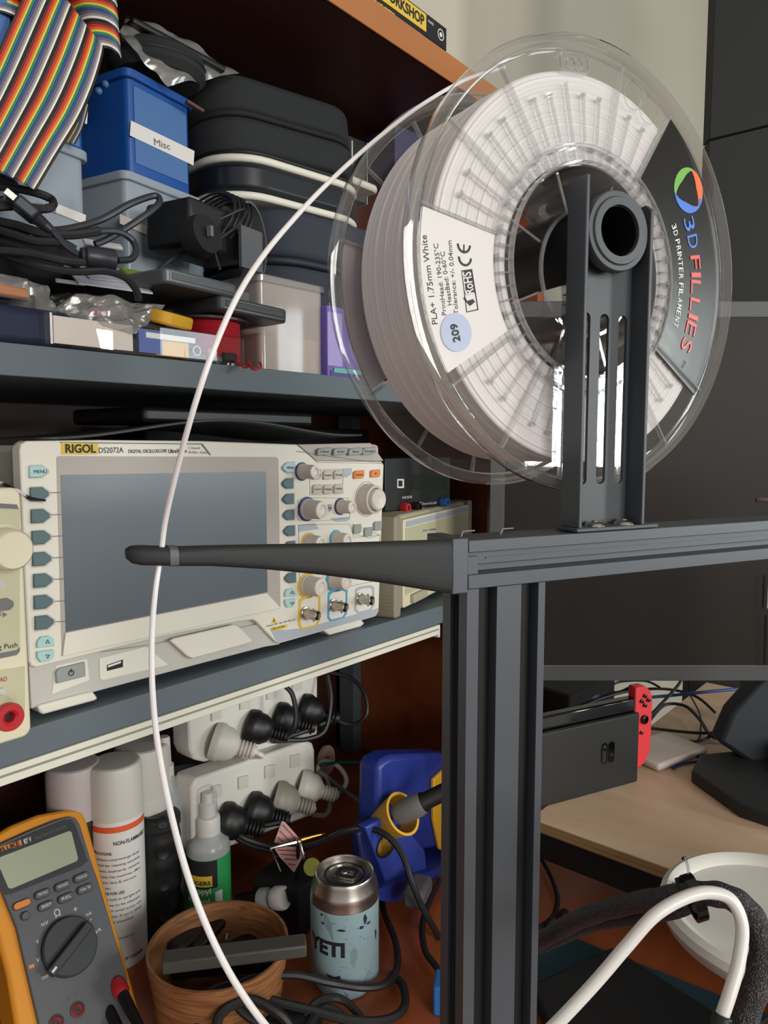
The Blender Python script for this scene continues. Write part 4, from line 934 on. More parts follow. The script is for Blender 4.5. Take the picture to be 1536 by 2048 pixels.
def decal(az, z, pts, m, s=1.0, nm='printed_figure'):
    """little printed silhouette wrapped on the can"""
    bm = bmesh.new(); vs = []
    for x, y in pts:
        a = R(af + az) + x*s/r; vs.append(bm.verts.new(((r+.00025)*math.cos(a), (r+.00025)*math.sin(a), z + y*s)))
    bm.faces.new(vs); bmesh.ops.triangulate(bm, faces=bm.faces); me = bpy.data.meshes.new(nm); bm.to_mesh(me); bm.free(); me.materials.append(m)
    o = bpy.data.objects.new(nm, me); col.objects.link(o); o.parent = t
inkc = mat('ink_navy', '#232b3c', .6); inkcg = mat('ink_slate', '#7b8d96', .6)
def blob(n, rx, ry, j=.35): return [(rx*(1+random.uniform(-j, j))*math.cos(2*math.pi*i/n), ry*(1+random.uniform(-j, j))*math.sin(2*math.pi*i/n)) for i in range(n)]
decal(-28, Hc*.66, [(-.004, .012), (-.002, .014), (0, .011), (.004, .006), (.009, .007), (.004, .004), (.0045, -.004), (.0055, -.012), (.003, -.006), (.001, 0), (-.004, .003), (-.001, .005)], inkcg)
decal(-40, Hc*.76, blob(8, .002, .0015), inkc); decal(-38, Hc*.69, blob(8, .002, .0012), inkc); decal(-5, Hc*.66, blob(9, .004, .0012), inkc)
decal(35, Hc*.72, blob(12, .0016, .0042, .5), inkc); decal(27, Hc*.66, blob(10, .0024, .0015, .5), inkc); decal(42, Hc*.67, blob(10, .003, .0012, .5), inkc)
decal(14, Hc*.42, blob(18, .0034, .0095, .3), inkcg); decal(62, Hc*.52, blob(10, .0014, .005, .4), inkc)
decal(40, Hc*.20, blob(12, .004, .005, .5), inkcg); decal(12, Hc*.10, blob(12, .006, .003, .5), inkcg)
decal(-14, Hc*.18, [(-.010, .009), (-.002, .008), (.004, .010), (.003, .002), (.010, -.010), (.002, -.004), (-.004, 0), (-.008, .006)], inkc)
for _ in range(34): decal(random.uniform(-75, 75), random.uniform(.1, .8)*Hc, blob(5, .00045, .00045, .2), inkc)
# screw-top vial lying on its side
v0 = at(522, 1795, .80); v1 = at(586, 1797, .775); t = thing('glass_vial', 'small clear vial with white cap lying behind the wooden cup', 'vial', align(v0, v1))
MB().lathe([(0, 0), (.010, .001), (.0105, .012), (.0085, .016), (.0085, .022), (.0105, .024)], 24).build('vial', frosted, t)
MB().lathe([(.0112, .021), (.0118, .022), (.0118, .033), (.0105, .035), (.0085, .0345), (.0080, .033), (0, .033)], 28).build('cap', whiteb, t)
tag(MB().cyl(.0090, -.001, .001, 24, align(at(624, 1734, .80), CAM)).build('round_tag', mat('yellow_green', '#b9b24e', .5)), 'round yellow sticker behind the top left of the drink can', 'sticker')
tag(MB().box(-.03, .03, -.03, .03, 0, .055, flat(onZ(585, 1835, .7503), 10)).build('black_box', blackm, None, .002), 'small matt black box in the shade behind the drink can', 'box')
bar2('green_pen', 'dark green pen lying flat behind the wooden cup', 'pen', at(470, 1800, .86), at(640, 1765, .88), .010, .010, mat('pen_green', '#2e3d34', .5), .003)

# helping-hand clips and red printed tag
hc = at(597, 1683, .79); t = thing('helping_hand', 'steel helping hand clips on a joint above the drink can', 'helping hand', flat(hc, 0)); IV = flat(hc, 0).inverted()
L_ = lambda x, y, d: IV @ at(x, y, d)
MB().tube([L_(540, 1697, .77), L_(570, 1689, .78), L_(592, 1684, .785)], [.0012, .0022, .0026], 8).build('clip_jaw', metal, t)
MB().tube([L_(542, 1700, .772), L_(549, 1715, .775), L_(556, 1730, .775), L_(561, 1743, .775)], .0011, 8).build('clip_jaw', metal, t)
MB().tube([L_(600, 1680, .79), L_(625, 1673, .80), L_(650, 1667, .81)], [.0024, .0018, .0012], 8).build('clip_jaw', gold, t)
MB().tube([L_(600, 1685, .785), L_(604, 1702, .78), L_(608, 1718, .78)], [.0016, .0012, .0008], 8).build('clip_jaw', metal, t)
MB().ball(.0036, T(*L_(597, 1683, .786)), 14).build('joint', metal, t)
MB().tube([L_(597, 1683, .79), L_(596, 1720, .80), L_(592, 1790, .80)], .0022, 8).build('stem', black, t)
tg = mat('tag_print', '#c9aaa4', .6)
def cardq(pts, d, nm, lab):
    mb = MB(); n = Vector(ray(600, 1690)).normalized()*.0008; vs = [at(x, y, d) for x, y in pts]; vs += [v + n for v in vs]; k = len(pts)
    mb.add(vs, [tuple(range(k)), tuple(range(2*k-1, k-1, -1))] + [(i, (i+1) % k, k+(i+1) % k, k+i) for i in range(k)])
    o = mb.build(nm, tg); tag(o, lab, 'tag'); return o
def pr_lines(o, rows, d):
    for a, b in rows:
        MB().tube([at(a[0], a[1], d), at(b[0], b[1], d)], .0007, 4).build('printed_line', inkr, o)
o = cardq([(564, 1642), (570, 1644), (600, 1678), (594, 1690), (548, 1685)], .795, 'paper_tag', 'upper folded white card with red print held by the clips'); pr_lines(o, [((566, 1650), (592, 1678)), ((560, 1662), (582, 1684)), ((556, 1674), (568, 1686))], .7945)
o = cardq([(546, 1692), (600, 1694), (610, 1706), (588, 1745), (560, 1715)], .797, 'paper_tag', 'lower white card with red print hanging under the clips'); pr_lines(o, [((556, 1700), (602, 1702)), ((562, 1708), (600, 1712)), ((570, 1718), (596, 1720)), ((577, 1728), (591, 1730))], .7965)

# ================================================================ power boards and plugs
def board(name_label, pts, Yb, sw, z=.016):
    F = face((pts[3][0] and onY(*pts[3], Yb).x, Yb, onY(*pts[3], Yb).z))
    t = thing('power_board', name_label, 'power board', F)
    P3(pts, -.018, .014, 'housing', white, t, .003, F)
    for cx, cy in sw: P3([(cx-10, cy-12), (cx+9, cy-16), (cx+9, cy+8), (cx-10, cy+13)], .014, .0165, 'switch', greycap, t, .0006, F)
    return t, F
b1, F1 = board('upper white power board with three black plugs under the shelf', [(378, 1445), (385, 1425), (560, 1370), (634, 1340), (636, 1358), (636, 1468), (625, 1480), (410, 1525), (388, 1520), (380, 1500)], .668, [(434, 1430), (491, 1408), (545, 1388), (596, 1372)])
b2, F2 = board('lower white power board with white and grey plugs on the desk', [(383, 1575), (390, 1558), (610, 1483), (626, 1486), (630, 1500), (632, 1600), (622, 1632), (420, 1710), (392, 1712), (386, 1700)], .650, [(435, 1585), (488, 1567), (541, 1545), (592, 1524)])
for q_, b_ in ((F1, b1), (F2, b2)): pass
def plug(px, py, Y, r, m, label, dx=.010, dz=-.006, L=.045, ribs=True, aim=None):
    """round-backed plug pushed into a board, cord leaving to the lower right"""
    p = onY(px, py, Y); q = aim if aim else p + Vector((.030, -.034, -.014))
    t = thing('mains_plug', label, 'plug', align(p, q))
    MB().lathe([(0, -.004), (r*1.02, -.004), (r*1.08, .002), (r*1.08, .006), (r*.98, .009), (r*.94, .015), (r*.70, .022), (r*.42, .026), (0, .026)], 28).build('plug_body', m, t)
    if ribs:
        pr = []
        for i in range(5): pr += [(r*.40, .024+i*.004), (r*.47, .025+i*.004), (r*.47, .0268+i*.004), (r*.36, .0272+i*.004)]
        MB().lathe(pr + [(r*.3, .046), (0, .046)], 20).build('strain_relief', m, t)
    return t.matrix_world @ Vector((0, 0, .044)) if False else align(p, q) @ Vector((0, 0, .045))
gp = mat('plug_grey', '#9b958a', .5)
wp = mat('plug_white', '#cbc6bb', .45)
e1_ = plug(432, 1482, .652, .0195, wp, 'white plug at left end of the upper power board')
e2_ = plug(502, 1452, .652, .0185, black, 'first black plug from the left on upper power board')
e3_ = plug(558, 1436, .652, .0185, black, 'middle black plug on the upper power board')
e4_ = plug(608, 1418, .652, .0185, black, 'rightmost black plug on the upper power board')
f1_ = plug(502, 1620, .634, .0200, black, 'black plug on lower power board left of the grey plug')
f2_ = plug(555, 1597, .634, .0195, gp, 'grey ribbed plug on the lower power board')
f3_ = plug(604, 1572, .634, .0190, wp, 'white plug at right end of the lower power board')
f0_ = plug(448, 1640, .634, .0190, black, 'black plug half hidden behind the spray bottle pump')
cable('white_mains_cable', 'white mains cord sweeping left from the upper power board plug', [e1_, e1_ + Vector((.006, -.004, -.006)), at(490, 1515, .86), at(440, 1538, .86), at(380, 1552, .85), at(330, 1556, .84), at(270, 1548, .83)], .0030, white, 'cord')
cable('mains_cable', 'black mains cord looping right from the rightmost upper plug', [e4_, at(640, 1450, .93), at(668, 1440, .94), at(690, 1448, .95), at(716, 1446, .95), at(734, 1425, .95), at(728, 1385, .96), at(700, 1355, .97), at(660, 1345, .97)], .0026, rubber, 'cord')
cable('mains_cable', 'black cord hanging down in front of the upper power board sockets', [at(570, 1372, .87), at(585, 1390, .87), at(592, 1430, .87), at(585, 1462, .87), at(560, 1478, .88), e3_], .0030, rubber, 'cord')
cable('mains_cable', 'black cord drooping between the second and third black plugs', [e2_, at(545, 1482, .90), at(580, 1480, .91), at(615, 1478, .92), at(650, 1460, .93), at(662, 1400, .94), at(655, 1350, .95)], .0030, rubber, 'cord')
cable('white_mains_cable', 'white mains cord looping back from the lower right plug', [f3_, at(668, 1590, .95), at(688, 1576, .955), at(692, 1555, .96), at(675, 1532, .965), at(648, 1522, .97), at(636, 1535, .965), at(640, 1560, .96)], .0030, white, 'cord')
cable('grey_mains_cable', 'grey mains cord running from the ribbed grey plug', [f2_, at(625, 1628, .93), at(650, 1630, .935), at(660, 1610, .94), at(655, 1560, .95), at(640, 1545, .955)], .0032, gp, 'cord')
cable('green_wire', 'dark green wire crossing behind the blue soldering station', [at(640, 1530, .95), at(680, 1525, .97), at(740, 1524, .99), at(810, 1512, 1.0), at(900, 1502, 1.02)], .0022, greenw, 'wire')
cable('grey_wire', 'grey cable slanting down right behind the power boards', [at(655, 1555, .95), at(700, 1590, .95), at(760, 1630, .95)], .003, mat('wire_grey', '#6c6866', .5), 'cable')
cable('mains_cable', 'black cord from the lower power board to the soldering iron', [f1_, at(480, 1665, .82), at(530, 1690, .82), at(590, 1698, .815), at(640, 1685, .81), at(690, 1662, .80), at(735, 1657, .80), at(775, 1672, .79), at(805, 1710, .78), at(822, 1760, .77), at(845, 1815, .77), at(870, 1860, .78), at(885, 1890, .80)], .0034, rubber, 'cord')
cable('mains_cable', 'black cord from the hidden plug joining behind the red tag', [f0_, at(470, 1668, .83), at(500, 1690, .83), at(560, 1705, .83)], .0032, rubber, 'cord')
tag(MB().lathe([(.0055, 0), (.019, 0), (.019, .004), (.0055, .004), (.0055, 0)], 28, align(onY(650, 1520, .66), onY(650, 1520, .66) + Vector((.2, -1, .1)))).build('tape_roll', mat('tape_pink', '#c9a89a', .5)), 'pink edged tape roll beside the right end of lower power board', 'tape')

# soldering station: sloped blue stand with yellow funnel
F = face((onY(700, 1700, .50).x, .500, .7503), 0); t = thing('soldering_stand', 'blue soldering iron stand with yellow funnel behind the printer upright', 'soldering stand', F)
FLOOR[0] = .0003
P3([(757, 1534), (768, 1520), (785, 1511), (880, 1507), (935, 1517), (935, 1712), (780, 1712), (752, 1660), (756, 1600)], -.03, 0, 'stand_body', ironblue, t, .006, F)
P3([(716, 1668), (745, 1640), (760, 1660), (785, 1800), (778, 1806), (735, 1790)], -.012, .002, 'stand_foot', mat('station_navy', '#171e50', .5), t, .003, F)
P3([(731, 1655), (760, 1640), (800, 1640), (850, 1700), (855, 1745), (775, 1772)], .0, .012, 'slope_panel', mat('station_panel', '#2e3f90', .4), t, .002, F)
P3([(748, 1782), (790, 1765), (935, 1790), (935, 1835), (790, 1805), (752, 1800)], -.03, .02, 'tray', ironblue, t, .002, F)
P3([(868, 1560), (900, 1530), (925, 1560), (920, 1720), (880, 1700), (868, 1640)], .0, .006, 'yellow_side', yel, t, .002, F)
FLOOR[0] = None
q = fp(F, 772, 1690, .013); MB().ball(.013, T(q.x, q.y, .014), 20, 1.25, 1, .3).build('brass_wool', sparkle, t)
IF = F.inverted(); fa = IF @ at(762, 1650, .835); fb = IF @ at(806, 1627, .815); M = align(fa, fb)
Lf = (fb-fa).length
MB().lathe([(.010, -.012), (.014, -.004), (.0190, .006), (.0225, Lf-.004), (.0235, Lf), (.0205, Lf), (.0170, .004), (.0, .002)], 36, M).build('funnel', yel, t)
i0 = at(790, 1632, .815); i1 = at(912, 1572, .80); t = thing('soldering_iron', 'grey and black soldering iron resting in the yellow funnel', 'soldering iron', align(i0, i1))
MB().lathe([(0, 0), (.010, .001), (.0125, .006), (.0128, .030), (.0110, .036)], 28).build('grip_sleeve', mat('iron_grey', '#6d6c69', .5), t)
MB().lathe([(.0105, .034), (.0105, .038), (.0092, .040), (.0092, .085), (.007, .09), (0, .09)], 28).build('handle', black, t)
tag(MB().box(-.02, .02, -.012, .012, 0, .02, flat(onZ(835, 1800, .78), 20)).build('rag', metergrey, None, .005), 'grey sponge lying in tray of the blue soldering stand', 'sponge')

# cables piled on the desk front left
dk = .7503
def desk_cable(label, pts, r, m=rubber, nm='black_cable', z=None):
    W_ = []
    for x, y, h in pts: W_.append(onZ(x, y, dk + h))
    return cable(nm, label, W_, r, m)
desk_cable('black cable looping across the foot of the drink can', [(470, 2100, .02), (470, 1985, .05), (520, 1955, .055), (590, 1950, .045), (660, 1965, .030), (730, 1975, .022), (775, 1965, .016), (795, 1930, .012), (790, 1880, .010), (770, 1830, .008), (762, 1790, .006)], .0036)
desk_cable('black cable curving below the drink can to the right', [(400, 2080, .035), (395, 2020, .045), (420, 1985, .05), (470, 1972, .045), (540, 2000, .04), (620, 2020, .03), (700, 2040, .02), (770, 2040, .012), (808, 2015, .008), (805, 1970, .008), (780, 1950, .008)], .0040)
desk_cable('black cable making the tight loop at bottom of photo', [(430, 2100, .03), (440, 2030, .055), (500, 2000, .06), (560, 2030, .05), (600, 2070, .03), (640, 2020, .025), (680, 2030, .02), (700, 2080, .012)], .0042)
desk_cable('black cable humped over the left of the tangle at the bottom', [(360, 2090, .02), (372, 2040, .04), (400, 2000, .06), (450, 1992, .06), (500, 2035, .045), (560, 2060, .03), (640, 2075, .02)], .0036)
desk_cable('black cable lying flat between the cup and drink can foot', [(590, 2100, .012), (600, 2060, .02), (625, 2010, .03), (665, 1995, .026), (700, 2010, .02), (740, 2060, .012)], .0034)
desk_cable('thin black cord hanging down beside the upright on red desk', [(880, 1760, .01), (860, 1800, .01), (845, 1850, .01), (850, 1900, .01), (870, 1930, .01), (890, 1960, .01)], .0034)
tag(MB().ball(.028, T(*onZ(560, 2090, .765)), 20, 1.6, 1, .6).build('cable_bundle', rubber), 'dark bundled plug and cord lump at the bottom edge', 'cable')
tag(MB().box(-.004, .004, -.008, .008, 0, .003, T(*at(545, 1998, .655)) @ RZ(40)).build('metal_plug', metal, None, .0006), 'tiny silver plug tip among the black cables', 'plug')
desk_cable('thin black cable bending on red desk right of the upright', [(1085, 1720, .01), (1105, 1760, .01), (1115, 1800, .01), (1105, 1835, .01), (1080, 1855, .01), (1060, 1870, .01)], .0030)
desk_cable('short dark cable stub behind the braided loom', [(1095, 1860, .01), (1115, 1835, .02), (1130, 1825, .035), (1132, 1850, .03)], .0040)
tag(MB().box(-.006, .02, -.008, .008, 0, .028, flat(onZ(884, 2025, .7503), 30)).build('blue_clip', mat('clip_blue', '#2a6db0', .5), None, .002), 'blue plastic clip peeking out left of the upright base', 'clip')
# dark board under meter area, black floor of bay

# ================================================================ upper bay
ZS = 1.3327
def crate(label, px, py, Yc, w, h, d, yaw, m, inner, lab=None, labtxt=None, z0=None, nm='storage_crate', rimm=None):
    """tapered box with rim; (px,py) is its front lower right corner"""
    c = onY(px, py, Yc); z0 = c.z if z0 is None else z0
    F = face((c.x, c.y, z0), yaw); t = thing(nm, label, 'crate', F)
    tp = .05
    mb = MB(); x0, x1 = -w, 0
    o0 = [(x0+.004, -.0), (x1-.004, -.0), (x1-.004, -d), (x0+.004, -d)]
    # walls as ring prism (x, z) -> y up
    Mx = Matrix(((1, 0, 0, 0), (0, 0, 1, 0), (0, 1, 0, 0), (0, 0, 0, 1)))
    outer = rrect(-w, 0, -d, 0, .006); inn = rrect(-w+.0022, -.0022, -d+.0022, -.0022, .005)
    MB().ring(outer, inn, .0, h, Mx).build('walls', m, t, .0004); MB().prism(inn, .0, .002, Mx).build('base', m, t)
    MB().ring(rrect(-w-.0035, .0035, -d-.0035, .0035, .008), rrect(-w, 0, -d, 0, .006), h-.007, h, Mx).build('rim', rimm or m, t, .0008)
    if inner: MB().box(-w+.006, -.006, .008, h-.012, .0, .0008).build('front_panel', inner, t)
    return t, F
t, F = crate('royal blue crate labelled Misc on top of the grey crates', 384, 391, .585, .0725, .082, .10, 9.3, bluebox, bluelab)
lb_ = P3([(262, 241), (389, 302), (387, 331), (260, 271)], .0008, .0012, 'paper_label', paper, t, 0, F); ptext(F, 'Misc', (309, 290), (341, 300), inkg, lb_, .0015, .0058)
zc_ = F.translation.z
for cx, cy in ((205, 168), (192, 182)): q = fp(F, cx+5, cy, .002); MB().ball(.003, T(q.x, q.y, .002), 12).build('hinge_knob', bluelab, t)
t, F = crate('royal blue crate behind the rainbow ribbon cables', 172, 322, .560, .075, .082, .10, 9.3, bluebox, bluelab)
P3([(160, 213), (176, 218), (174, 248), (158, 243)], .0008, .0012, 'paper_label', paper, t, 0, F)
t, F = crate('grey translucent crate under the blue Misc crate', 410, 430, .585, .094, .085, .10, 9.3, greybox, None, z0=zc_-.0872)
P3([(240, 428), (330, 468), (330, 485), (240, 447)], .0006, .0010, 'paper_label', paper, t, 0, F)
MB().box(-.085, -.008, .002, .06, -.09, -.01).build('contents', mat('grey_parts', '#6b7076', .7), t, .004)
t, F = crate('grey translucent crate left of the other grey crate', 178, 560, .553, .095, .085, .10, 9.3, greybox, None, z0=zc_-.090)
P3([(95, 400), (172, 430), (171, 449), (94, 418)], .0006, .0010, 'paper_label', paper, t, 0, F); ptext(F, 'LANs & ...CB', (74, 412), (112, 428), inkg, t, .0014, .004)
MB().box(-.088, -.008, .002, .06, -.09, -.01).build('contents', MATS['grey_parts'], t, .004)
t, F = crate('deep blue crate at the far left under the ribbon loop', 45, 300, .535, .10, .11, .10, 9.3, bluebox, bluelab)

# rainbow ribbon cables
RB = [mat('wire_'+n, c, .5) for n, c in (('brown', '#4d3024'), ('red', '#b8302a'), ('orange', '#d4602c'), ('yellow', '#d8bf4c'), ('green', '#2c7d62'), ('blue', '#2a4c86'), ('violet', '#6d5f72'), ('grey', '#8a8688'), ('white', '#e0dccf'), ('black', '#1b1817'))]
def ribbon(label, rows, reps=4, lift=.0006):
    """rows: stations along the cable, each (left pt, right pt)"""
    n = reps*10; A_ = spline([a for a, b in rows], 8); B_ = spline([b for a, b in rows], 8); mb = MB(); k = len(A_)
    for i in range(n):
        mb.k = i % 10; vs = []
        for j in range(k):
            a, b = A_[j], B_[j]; c = A_[min(j+1, k-1)] - A_[max(j-1, 0)]; nn = (b-a).cross(c).normalized()
            if nn.dot(CAM - a) < 0: nn = -nn
            for s_, u in enumerate((0, .25, .5, .75, 1)): vs.append(a + (b-a)*((i+u)/n) + nn*lift*math.sin(math.pi*u))
        mb.add(vs, [(j*5+q, j*5+q+1, (j+1)*5+q+1, (j+1)*5+q) for j in range(k-1) for q in range(4)])
    return tag(mb.build('ribbon_cable', RB, None, ang=70, solid=.0006), label, 'cable', 'rainbow ribbon cables hanging from the shelf top')
ribbon('wide rainbow ribbon cable hanging slantwise with its cut end lowest', [(at(80, -62, .540), at(200, 100, .550)), (at(78, -68, .520), at(207, 98, .530)), (at(62, -40, .511), at(201, 130, .519)), (at(30, 30, .504), at(185, 180, .511)), (at(-10, 120, .496), at(158, 240, .503)), (at(-50, 205, .487), at(118, 305, .494)), (at(-95, 290, .478), at(72, 382, .486))])
ribbon('rainbow ribbon cable loop curling at the upper right of the hanging one', [(at(80, -100, .566), at(170, 112, .556)), (at(130, -118, .554), at(192, 98, .547)), (at(180, -112, .550), at(217, 98, .548)), (at(215, -95, .552), at(234, 108, .551)), (at(226, -80, .560), at(241, 122, .558))])
ribbon('short rainbow ribbon cable loop at the upper left corner', [(at(-60, -55, .52), at(-50, 25, .50)), (at(-10, -55, .51), at(5, 26, .50)), (at(30, -45, .515), at(48, 45, .515)), (at(50, -30, .53), at(58, 50, .53))], 2)
ribbon('narrow dark ribbon cable hanging behind the wide rainbow one', [(at(160, 205, .56), at(178, 210, .56)), (at(148, 250, .555), at(166, 255, .555)), (at(128, 285, .55), at(150, 288, .55))], 1)
# round black case on Misc crate + bag above it
rc = at(315, 135, .66); t = thing('round_case', 'round black zip case lying on the blue Misc crate', 'case', T(*rc) @ RZ(-20) @ RX(-4))
t.scale = (.84, .84, .9)
MB().lathe([(0, -.013), (.043, -.013), (.050, -.007), (.050, -.002)], 48, None, 1, .8).build('lower_shell', fabric, t)
MB().lathe([(.050, -.002), (.0512, -.001), (.0512, .001), (.050, .002)], 48, None, 1, .8).build('zip', rubber, t)
MB().lathe([(.050, .002), (.049, .008), (.042, .013), (0, .014)], 48, None, 1, .8).build('upper_shell', fabric, t)
def film(label, corners, m, nu=14, nv=10, amp=.006, seed=1, nm='plastic_bag', thick=.004):
    rnd = random.Random(seed); a, b, c, d = [Vector(p) for p in corners]; ph = [rnd.uniform(0, 6) for _ in range(8)]; nn = (b-a).cross(d-a).normalized()
    def f(u, v, off=0):
        p = a*(1-u)*(1-v) + b*u*(1-v) + c*u*v + d*(1-u)*v
        h = amp*(math.sin(7*u+ph[0]+3*v)*.5 + math.sin(13*v+ph[1]-5*u)*.4 + math.sin(17*u+9*v+ph[2])*.35 + abs(math.sin(9*u-8*v+ph[3]))*.5)
        return p + nn*(h + off)
    e = .5
    mb = MB(); mb.grid(lambda u, v: f(u, v, thick*4*min(.25, u*(1-u)*4*v*(1-v)*4)), nu*2, nv*2); mb.grid(lambda u, v: f(u, v, -thick*4*min(.25, u*(1-u)*4*v*(1-v)*4)), nu*2, nv*2)
    return tag(mb.build(nm, m, None, ang=25), label, 'bag')
film('dusty clear plastic bag lying on top of the round black case', (at(235, 70, .61), at(335, 175, .64), at(480, 145, .70), at(255, 28, .66)), bagm, amp=.003, seed=3)
bar2('black_strip', 'black strip inside the clear bag above the round case', 'strip', at(250, 52, .63), at(435, 150, .69), .03, .006, black, .002)
bar2('wire_offcut', 'small striped wire offcut on the rim of the blue Misc crate', 'wire', at(372, 203, .66), at(406, 224, .67), .006, .003, MATS['wire_brown'], .0005)
# black zip case, two white trimmed devices, navy case
def slabcase(label, o, yaw, w, d, h, rad, m, zipm=None, nm='hard_case', lean=0, layers=None, tilt=0):
    M = flat(o, yaw) @ RY(tilt) @ RX(lean); t = thing(nm, label, 'case', M)
    if layers is None: layers = [('lower_shell', 0, h*.46, m), ('zip', h*.46, h*.54, zipm or rubber), ('upper_shell', h*.54, h, m)]
    for n_, z0, z1, mm in layers: MB().prism(rrect(-w/2, w/2, -d/2, d/2, rad, 8), z0, z1).build(n_, mm, t, min(.006, (z1-z0)*.4), seg=3)
    return t
zc1 = at(520, 250, .80)
slabcase('large black fabric zip case leaning on top of the white trimmed device', (zc1.x, .615, 1.545), -8, .19, .115, .072, .045, fabric, blackm, lean=-6, tilt=-3)
wl = [('base_band', 0, .007, scopem), ('dark_band', .007, .034, mat('device_navy', '#161b22', .3)), ('top_band', .034, .041, scopem), ('top_plate', .041, .044, black)]
zc2 = at(520, 330, .80)
slabcase('black device with two white edge bands beneath the black zip case', (zc2.x, .610, 1.500), -8, .185, .13, .05, .05, fabric, nm='banded_device', layers=wl, tilt=0)
slabcase('navy fabric case with rounded lid beneath the banded device', (.600, .605, 1.398), -6, .20, .145, .098, .055, navyfab, mat('zip_navy', '#161a24', .6))
bxk = face((onY(650, 300, .64).x, .64, onY(650, 330, .64).z), -6)
t = thing('white_box', 'black product box with pale markings to the right of zip cases', 'box', bxk)
MB().box(-.02, .07, -.03, .045, -.03, 0).build('box', mat('carton_black', '#22221f', .5), t, .001)
MB().box(.035, .036, .012, .036, 0, .0006).build('printed_line', yellowp, t); MB().box(.043, .0445, .012, .040, 0, .0006).build('printed_line', inkw, t)
MB().box(.0705, .0712, -.03, .045, -.028, -.001).build('printed_line', inkw, t)
tag(MB().prism(rrect(-.06, .02, -.03, .03, .012), 0, .008).build('device_cover', scopem, None, .003), 'white plastic lid edge seen between navy case and the spool', 'lid').matrix_world = flat((onY(690, 375, .60).x+.01, .60, onY(690, 385, .6).z), 0)
tag(MB().box(-.012, .05, -.04, .03, -.02, .035, flat((onY(760, 300, .63).x, .63, onY(760, 330, .63).z), -8)).build('purple_box', mat('box_indigo', '#2f2a55', .5), None, .001), 'indigo box seen through the rear flange of the spool', 'box')

# black power adapter with wrapped cord and webcam pieces
ap = at(420, 470, .64); t = thing('power_adapter', 'black power adapter with its thin cord wrapped around', 'adapter', T(*ap) @ RZ(10))
MB().box(-.045, .03, -.02, .03, -.02, .018).build('adapter_body', black, t, .004)
MB().lathe([(0, -.012), (.021, -.010), (.023, .0), (.021, .012), (0, .014)], 28, T(-.040, -.024, -.014) @ RX(80) @ Matrix.Scale(.72, 4)).build('plug_face', blackm, t)
mb = MB()
for i in range(5): mb.tube([(.0+.006*i + .026*math.cos(a)*(.6), .005 + .03*math.sin(a), .012 + .028*math.cos(a)) for a in [2*math.pi*j/24 for j in range(24)]], .0014, 6, closed=True)
tag(mb.build('wrapped_cord', rubber, t), kind='stuff')
MB().box(-.0, .028, -.034, -.031, -.030, .004).build('rating_plate', metergrey, t)
MB().box(-.044, -.041, -.040, -.036, -.016, -.008).build('pin', inkg, t)
cable('thin_cord', 'thin black cord looping in front of the power adapter', [at(395, 520, .60), at(375, 470, .60), at(385, 430, .61), at(430, 440, .62), at(480, 420, .63), at(492, 425, .63), at(470, 455, .62), at(430, 490, .61), at(440, 540, .61)], .0013, rubber)
cable('thin_cord', 'thin black cord falling left from the power adapter', [at(430, 480, .62), at(380, 500, .61), at(340, 520, .60), at(310, 545, .59), at(290, 560, .59)], .0016, rubber)
t = thing('curved_bracket', 'grey curved band standing behind the wrapped adapter cord', 'band', T(*at(480, 490, .665)) @ RX(90) @ RY(15))
MB().lathe([(.034, -.012), (.036, -.012), (.036, .012), (.034, .012), (.034, -.012)], 32, None, .7, 1, R(-60), R(110)).build('band', metergrey, t, ang=50)
# flat grey drives stacked
d0 = onY(300, 622, .515); F = face((onY(330, 625, .52).x, .515, 1.3715), -5)
def drive(label, o, yaw, w, d, h, m, edge, tl=0):
    t = thing('disc_drive', label, 'drive', flat(o, yaw) @ RY(tl)); MB().prism(rrect(0, w, 0, d, .006), 0, h).build('case', m, t, .0018); MB().box(.006, w-.006, -.0006, .002, h*.3, h*.75).build('front_strip', edge, t, .0005); return t
drive('slim grey drive tilted over red wire reel, its rounded end at left', (.332, .470, 1.385), 6, .075, .10, .011, mat('drive_grey', '#5b5f63', .35, metal=.3), metergrey, 0)
drive('slim dark grey drive below and right of the other one', (.384, .475, 1.3735), -2, .072, .10, .0115, mat('drive_dark', '#45484c', .4, metal=.3), black, 2)
# red wire reel
rr_ = onZ(425, 700, ZS); t = upright_thing('wire_reel', 'reel of red wire with dark flanges beneath the grey drives', 'reel', .4080, .520, ZS)
MB().lathe([(0, 0), (.031, 0), (.031, .002), (.024, .002)], 40).build('lower_flange', smoke, t)
MB().lathe([(.010, .002), (.026, .002)] + [(.0262 + .0006*(i % 2), .002 + i*.0011) for i in range(32)] + [(.026, .037), (.010, .037)], 40).build('wound_wire', redwire, t)
MB().lathe([(.024, .037), (.034, .037), (.034, .039), (0, .039)], 40).build('upper_flange', mat('reel_brown', '#3a322f', .4), t)
cable('red_wire', 'loose end of red wire curling on the shelf edge', [at(470, 722, .61), at(490, 735, .605), at(500, 728, .61), at(495, 720, .615), at(505, 738, .60), at(522, 735, .605), at(520, 725, .61)], .0009, redwire, 'wire')
# yellow tool
t = thing('yellow_tool', 'yellow handled snips lying between the bags and red reel', 'tool', T(*at(345, 640, .575)) @ RZ(20) @ RX(15))
MB().prism(rrect(-.022, .018, -.010, .010, .008), -.005, .005).build('handle', yel, t, .002); MB().prism(rrect(-.012, .008, -.004, .004, .003), .0045, .0065).build('grip_inset', black, t, .001)
MB().box(.004, .03, .004, .010, -.002, .004, RZ(15)).build('blade', metergrey, t, .001)
